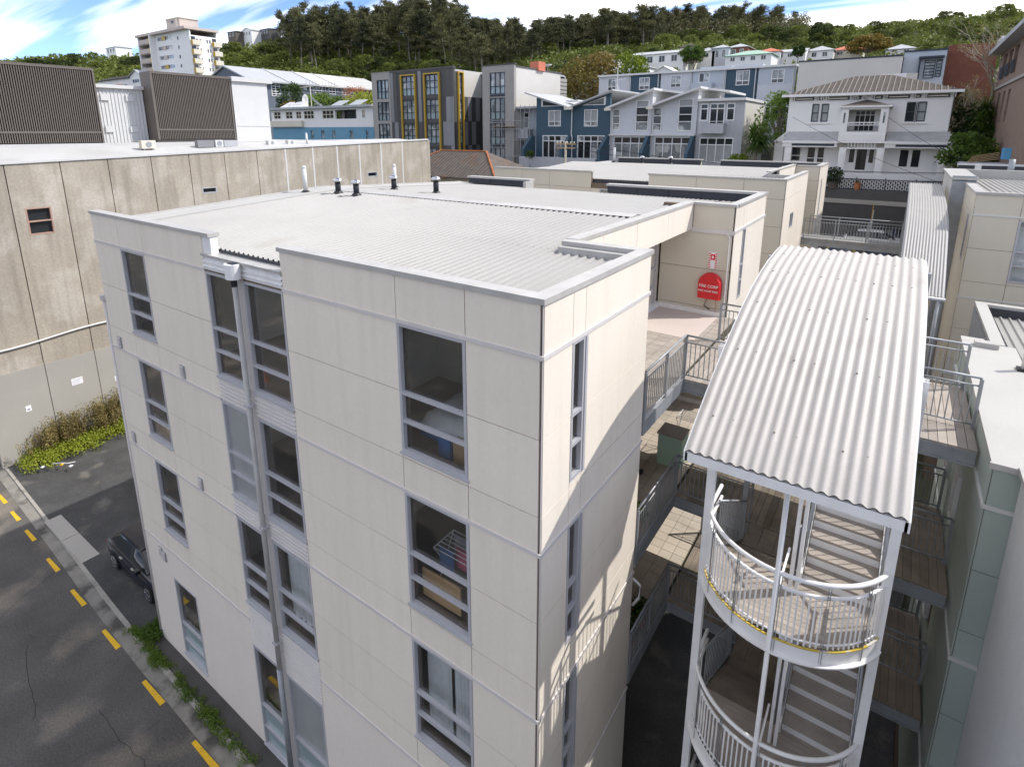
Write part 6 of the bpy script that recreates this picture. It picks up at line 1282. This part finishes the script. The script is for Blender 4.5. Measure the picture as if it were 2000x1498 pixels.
SK = [(-112.6, 308, 7, 6, 74.0, 3, 1.4, 'house_white', 'roof_grey', 'white house on the skyline, first right of centre', False, 2), (-105, 311, 6, 6, 75.3, 2.6, 1, 'house_cream', 'roof_red', 'cream house with red roof on the skyline', False, 2), (-64, 340, 6.2, 6, 71.5, 5.6, .5, 'house_white', 'membrane', 'tall white flat roofed house on the skyline', 'x', 2), (-354, 133, 12, 8, 55.5, 4, 1.6, 'house_white', 'roof_grey', 'white house on the ridge left of the tower flats', False, 3), (-301.9, 171.4, 7.5, 7, 64, 3.6, 1, 'roof_rust', 'roof_tile', 'rust red house on the ridge right of the tower flats', False, 2), (-295, 176, 8.5, 7, 64.6, 3.6, 1.4, 'house_white', 'roof_grey', 'white gabled house on the ridge right of the tower flats', 'y', 3), (-287.5, 181.6, 8.4, 7, 65.6, 3.4, .3, 'dk_panel', 'roof_tile', 'dark flat roofed house on the ridge right of the tower flats', 'x', 3), (-168, 266, 5.8, 6, 71.6, 2.2, .8, 'house_white', 'roof_grey', 'pale house peeping over the pines on the skyline', False, 2), (-87, 323.6, 4.6, 5, 74.6, 2, .8, 'house_white', 'roof_grey', 'small white house on the skyline between the pines', False, 1)]
for h in SK: hill_house(*h)

# ---- power pole and wires
pp = thing('power_pole', 'wooden power pole with crossarm and insulators in front of the navy townhouses', 'power pole', (-24.6, 46, 6.6)); px, py = -25.6, 46.
MB().tube([(px, py, 6.6), (px, py, 14.95)], .16, 8, .12).build('pole', 'bark_pale', pp, True)
for z in (14.6, 14.2): MB().box(px-1.1, px+1.1, py-.08, py+.08, z, z+.14).build('crossarm', 'wood', pp)
for i in range(6): MB().lathe((px-1+i*.4, py, 14.74), [(.05, 0), (.08, .08), (.05, .16), (.02, .2)], 8).build('insulator', 'house_cream', pp)
for i, (a, b, lab) in enumerate((((-25, 46, 14.8), (14, 40, 13.7), 'upper black power cable sagging across in front of the villa'), ((-25, 46, 14.3), (14, 39, 13.2), 'lower black power cable sagging across in front of the villa'), ((-5.4, 51.8, 17.2), (7, 43.5, 12.0), 'thin service wire running down from the villa wall'), ((1.6, 51.8, 17.3), (9, 40, 13.0), 'thin service wire from the villa balcony to the right'))):
    a = Vector(a); b = Vector(b); pts = [a.lerp(b, k/12)-Vector((0, 0, (1.1 if i < 2 else .4)*math.sin(math.pi*k/12))) for k in range(13)]; tag(MB().tube(pts, .025 if i < 2 else .015, 5).build('cable', 'black_plastic'), lab, 'cable')
t = thing('roof_antenna', 'white lattice television aerial behind the navy townhouse roof', 'antenna', (-26.5, 60, 20))
MB().tube([(-26.5, 60, 19), (-26.5, 60, 23.4)], .05, 6).build('mast', 'white_paint', t); MB().tube([(-27.4, 60, 19), (-26.5, 60, 21.5), (-25.6, 60, 19)], .05, 6).build('stay', 'white_paint', t)
MB().tube([(-27.3, 60, 21.9), (-25.4, 60, 22.1)], .04, 6).build('boom', 'white_paint', t)
bx = thing('ladder_rack', 'blue box and ladders lying beyond the cream block at the right edge', 'ladders', (9, 43, 14.2)); MB().box(8.6, 9.5, 42, 42.8, 14.2, 14.9).build('box', 'sky_blue', bx)
for k in range(5): MB().tube([(6.9+.05*k, 42.2+.1*k, 13.95+.09*k), (8.5, 42.4+.1*k, 14.2+.1*k)], .025, 6).build('pole', 'wood', bx)
MB().box(6.5, 10, 41.5, 43.5, 13.6, 13.95).build('platform', 'steel', bx)
# ------------------------------------------------------------------ trees
tr = random.Random(31)
def limb_path(p, d, L_, n, r, wob): 
    pts = [Vector(p)]; d = Vector(d).normalized()
    for i in range(n): d = (d+Vector((r.gauss(0, wob), r.gauss(0, wob), r.gauss(0, wob)*.6))).normalized(); pts.append(pts[-1]+d*L_/n)
    return pts
def local_mesh(mb, name, m):
    me = bpy.data.meshes.new(name); me.from_pydata(mb.v, [], mb.f); me.materials.append(MATS[m]); me.update(); return me
def pine_variant(seed, h=24.):
    r = random.Random(seed); t = MB(); lean = Vector((r.gauss(0, .03), r.gauss(0, .03), 1)); tp = limb_path((0, 0, -1), lean, h, 6, r, .03); t.tube(tp, .42, 6, .10)
    c = MB(); base = (.30, .36, .42, .5, .55, .58)[seed % 6]
    for k in range(40):
        f = base+(1-base)*r.random()**.8; p = tp[0].lerp(tp[-1], f); a = r.uniform(0, 6.28); L_ = (1.15-f)*7.5*r.uniform(.6, 1.15)+1.0; e = p+Vector((math.cos(a)*L_, math.sin(a)*L_, r.uniform(-.2, 1.6)))
        t.tube([p, e], .09, 4, .03, False)
        for q in (.35, .7, 1.0): leaves(c, p.lerp(e, q), (1.5, 1.5, .8), 26, .62, r)
    leaves(c, tp[-1], (1.6, 1.6, 1.5), 60, .6, r)
    for k in range(7): f = r.uniform(.25, base); p = tp[0].lerp(tp[-1], f); a = r.uniform(0, 6.28); t.tube([p, p+Vector((math.cos(a)*1.8, math.sin(a)*1.8, .2))], .05, 3, .02, False)
    return local_mesh(t, 'trunk', 'bark'), local_mesh(c, 'crown', 'leaf_pine')
def broad_variant(seed, h=8., w_=4., m='leaf_bush', n=46, ls=.6, tm='bark', dens=26):
    r = random.Random(seed); t = MB(); t.tube(limb_path((0, 0, -.8), (0, 0, 1), h*.55, 4, r, .1), h*.03, 6, h*.014); c = MB()
    for k in range(n):
        a = r.uniform(0, 6.28); u_ = r.uniform(-.35, 1); q = math.sqrt(1-u_*u_*.9)*r.uniform(.55, 1); p = Vector((math.cos(a)*q*w_*.5, math.sin(a)*q*w_*.5, h*.6+u_*h*.36))
        leaves(c, p, (w_*.15, w_*.15, h*.085), dens, ls, r)
        if k % 4 == 0: t.tube([(0, 0, h*.35), p*.92], h*.012, 4, h*.005, False)
    return local_mesh(t, 'trunk', tm), local_mesh(c, 'crown', m)
def plant(name, label, cat, var, loc, s, rz, group=None):
    t = thing(name, label, cat, loc, group); t.scale = (s[0], s[0], s[1]) if hasattr(s, '__len__') else (s, s, s); t.rotation_euler.z = rz
    for nm, me in zip(('trunk', 'crown'), var): o = bpy.data.objects.new(nm, me); col.objects.link(o); o.parent = t
    return t
PV = [pine_variant(100+k) for k in range(6)]; BV = [broad_variant(200+k, 8, 7.5, 'leaf_bush', 60, .55, dens=32) for k in range(5)]
def polar(th, r): return (-math.sin(R(th))*r, math.cos(R(th))*r)
cnt = 0
for k in range(900):                                    # pines: tall on the left of the ridge, a dark belt across the middle
    th = tr.uniform(9, 56); R1 = lerp_tab(SKYL, th, 1); f = tr.uniform(.72, 1.0) if th > 40 else tr.uniform(.62, 1.0)
    if th < 20 and f < .72+.012*(20-th): continue
    if cnt >= 295: break
    x, y = polar(th, R1*f); z = gz(x, y); s = tr.uniform(.78, 1.02)*(1.0 if th > 40 else .68)
    if any(math.hypot(x-h[0], y-h[1]) < 9 for h in SK): continue
    plant('pine_tree', 'dark pine tree with bare trunk in the belt along the ridge', 'tree', PV[(96+cnt) % 6 if th < 40 else 3+cnt % 3], (x, y, z-.5), (s*(1.15 if th < 40 else .95), s), tr.uniform(0, 6.28), 'pines along the ridge'); cnt += 1
cnt = 0
for k in range(2000):                                   # rounded trees on the slopes
    if cnt >= 250: break
    th = tr.uniform(-9, 82); R1 = lerp_tab(SKYL, th, 1); R0 = 95+sstep(25, 52, th)*95; f = tr.random(); r_ = R0+(R1-R0)*f
    if 12 < th < 54 and f > .72: continue
    x, y = polar(th, r_); z = gz(x, y)
    if any(abs(x-h[0]) < h[2]*.5+3 and -30 < y-h[1] < 11 for h in HH+SK): continue
    if -235 < x < -180 and 70 < y < 105 or (-135 < x < -105 and 55 < y < 108): continue
    s = tr.uniform(.55, 1.1) if r_ > 200 else tr.uniform(.45, .7)
    plant('slope_tree', 'rounded green tree growing on the bush covered hillside', 'tree', BV[cnt % 5], (x, y, z-.5), (s*tr.uniform(.9, 1.2), s), tr.uniform(0, 6.28), 'trees on the hillside'); cnt += 1
# continuous scrub that reads as one mass
sm = MB(); sr = random.Random(77)
for k in range(5200):
    th = sr.uniform(-10, 84); R1 = lerp_tab(SKYL, th, 1); R0 = 92+sstep(25, 52, th)*92; f = sr.random()**.8*1.04; r_ = R0+(R1-R0)*f; x, y = polar(th, r_)
    if any(abs(x-h[0]) < h[2]*.5+2 and -16 < y-h[1] < 10 for h in HH+SK): continue
    if -235 < x < -180 and 70 < y < 105 or (-135 < x < -105 and 55 < y < 108): continue
    z = gz(x, y); b = 1.5+r_*.006; leaves(sm, (x, y, z+b*.5), (b*1.25, b*1.25, b*.95), 42, b*.42, sr)
stuff(tag(sm.build('hillside_scrub', 'leaf_bush'), 'dense green scrub covering the hillside behind the town', 'scrub'))

fm = MB()                                               # the far part of the pine wood, too dense to tell apart
for k in range(620):
    th = sr.uniform(8, 56); R1 = lerp_tab(SKYL, th, 1); f = sr.uniform(.76, 1.03); x, y = polar(th, R1*f); z = gz(x, y)
    if any(math.hypot(x-h[0], y-h[1]) < 8 for h in SK): continue
    hh = (19 if th > 40 else 11.5)*sr.uniform(.8, 1.1)
    leaves(fm, (x, y, z+hh*.68), (2.7, 2.7, hh*.32), 90, .8, sr)
stuff(tag(fm.build('pine_wood', 'leaf_pine'), 'dark pine wood filling the ridge behind the nearer pines', 'wood'))

# nearer trees and shrubs, each its own
def shrub(name, label, x, y, z, h, w_, m, seed, n=70, ls=.26, tm='bark', dens=34): return plant(name, label, 'tree', broad_variant(seed, h, w_, m, n, ls, tm, dens), (x, y, z), 1, 0)
shrub('leafy_tree', 'bushy green tree between the grey townhouse and the villa', -6.9, 54.5, 11.3, 8.2, 4.4, 'leaf_green', 301)
shrub('garden_shrub', 'bright green shrub right of the villa, below the bare tree', 7.2, 47.5, 11.2, 4.6, 3.4, 'leaf_green', 302); shrub('garden_shrub', 'lower green shrub right of the villa by the brick flats', 8.6, 49.0, 11.2, 3.6, 2.6, 'leaf_lime', 303, 50)
shrub('garden_shrub', 'dark shrubs behind the villa garden under the bare tree', 7.9, 55.5, 11.5, 6.5, 4.2, 'leaf_dark', 304); shrub('garden_shrub', 'dark green tree against the brick wall right of the villa', 7.0, 60, 12, 7.5, 3.4, 'leaf_dark', 314)
shrub('autumn_tree', 'yellow brown autumn tree between the taupe block and the upper terrace', -38.6, 76, 13.5, 14, 9.5, 'leaf_autumn', 305, 90, .5); shrub('autumn_tree', 'second yellow autumn tree beyond the taupe block, further right', -33.8, 80, 14, 13.5, 7.5, 'leaf_lime', 306, 80, .5)
shrub('autumn_tree', 'pale olive tree above the autumn trees left of the hillside row', -62, 128, 27, 8, 7, 'leaf_straw', 307, 60, .7); shrub('round_tree', 'dark round tree among the hillside houses by the grey villa', -45.5, 147, 30.6, 6.8, 6, 'leaf_green', 308, 60, .6); shrub('round_tree', 'small round tree in front of the wide white hillside house', -57, 140, 30.4, 4.6, 4, 'leaf_green', 309, 45, .5)
shrub('autumn_tree', 'wide ochre tree near the right end of the hillside row', -8.2, 171, 33.2, 6.5, 9.5, 'leaf_autumn', 310, 80, .7); shrub('round_tree', 'dark conical tree by the pyramid roofed house', -23, 163, 32.8, 5, 3, 'leaf_dark', 311, 40, .5)
shrub('leafy_tree', 'dark umbrella shaped tree in front of the long pale roofed building', -101.5, 66.5, 16, 9.5, 5.6, 'leaf_dark', 312, 70, .4)
for i, (x, y, h, w_, m) in enumerate(((-94.6, 68, 8.8, 8, 'leaf_green'), (-89.5, 70, 8.2, 7, 'leaf_green'), (-85.5, 71, 7.6, 5, 'leaf_autumn'), (-81, 68, 8.6, 8, 'leaf_lime'), (-99, 64, 7.4, 4, 'leaf_autumn'))):
    shrub('garden_tree', ['green tree behind the blue building roof, left of the aerial stays', 'green tree behind the blue building roof, left of the solar panels', 'ochre tree behind the blue building between the solar panels', 'lime green rounded tree behind the blue building at its right end', 'olive tree beside the white rooftop block'][i], x, y, 14.5, h, w_, m, 320+i, 60, .45)
shrub('bare_bush', 'reddish bare bush below the long pale roof', -105, 86, 18.5, 7.8, 8, 'rust', 330, 70, .28, 'bark', 20)
shrub('garden_shrub', 'small green shrub at the foot of the weathered grey townhouse', -9.2, 49.2, 11.3, 2.6, 2.0, 'leaf_lime', 331, 40, .2); shrub('garden_shrub', 'little potted shrub on the navy townhouse garden wall', -32.2, 49.4, 12.3, 1.5, 1.3, 'leaf_green', 332, 24, .16)
plant('conifer', 'dark conifer beside the left wall of the tower flats', 'tree', PV[2], (-223, 92, 22), (.5, .95), 1.0)
# cabbage trees: tufts of long arching blades
def cabbage(x, y, z, h, heads, label, seed, bl=1.0):
    r = random.Random(seed); t = thing('cabbage_tree', label, 'tree', (x, y, z)); tm_ = MB(); c = MB(); top = Vector((x, y, z+h*.5)); tm_.tube([(x, y, z-.3), top], .16, 7, .12)
    for k in range(heads):
        a = 6.28*k/heads; e = top+Vector((math.cos(a)*r.uniform(.3, .9), math.sin(a)*r.uniform(.3, .9), h*r.uniform(.1, .45))); tm_.tube([top, e], .09, 6, .07)
        for q in range(120):
            d = Vector((r.gauss(0, 1), r.gauss(0, 1), r.gauss(.15, .8))).normalized(); s = d.cross(Vector((0, 0, 1))).normalized()*.035; m_ = e+d*bl*.55+Vector((0, 0, .06)); tip = e+d*bl*r.uniform(.85, 1.15)-Vector((0, 0, .3*bl*(1-abs(d.z)))); c.add([e-s, e+s, m_+s, m_-s, tip], [(0, 1, 2, 3), (3, 2, 4)])
    tm_.build('trunk', 'bark', t); c.build('crown', 'leaf_green', t)
cabbage(-8.1, 51.2, 11.3, 5.2, 6, 'spiky cabbage tree between the grey townhouse and the villa', 41, 1.3); cabbage(8.3, 53.5, 11.3, 6.8, 4, 'spiky cabbage tree under the bare pale tree', 42, 1.2)
# bare pale tree beside the brick flats
def bare_tree(x, y, z, h, label, seed):
    r = random.Random(seed); t = thing('bare_tree', label, 'tree', (x, y, z)); mb = MB(); lf = MB()
    def grow(p, d, L_, rad, lev):
        pts = limb_path(p, d, L_, 4, r, .13); mb.tube(pts, rad, 6 if lev < 2 else 4, rad*.55, False)
        if lev >= 5:
            leaves(lf, pts[-1], (.35, .35, .3), 4, .12, r); return
        for k in range(3 if lev else 5):
            q = pts[r.choice((2, 3, 4))]; a = r.uniform(0, 6.28); nd = (d.normalized()+Vector((math.cos(a), math.sin(a), r.uniform(-.1, .5)))*r.uniform(.45, .85)).normalized(); grow(q, nd, L_*r.uniform(.58, .78), rad*.5, lev+1)
    grow(Vector((x, y, z)), Vector((.05, 0, 1)), h*.42, .22, 0); mb.build('branches', 'bark_pale', t); lf.build('crown', 'leaf_straw', t)
bare_tree(8.0, 58.5, 13.2, 12.0, 'bare pale branched tree with sparse straw leaves by the brick flats', 51); bare_tree(6.6, 57.6, 13.5, 6.5, 'smaller bare leaning tree right of the villa roof', 52)
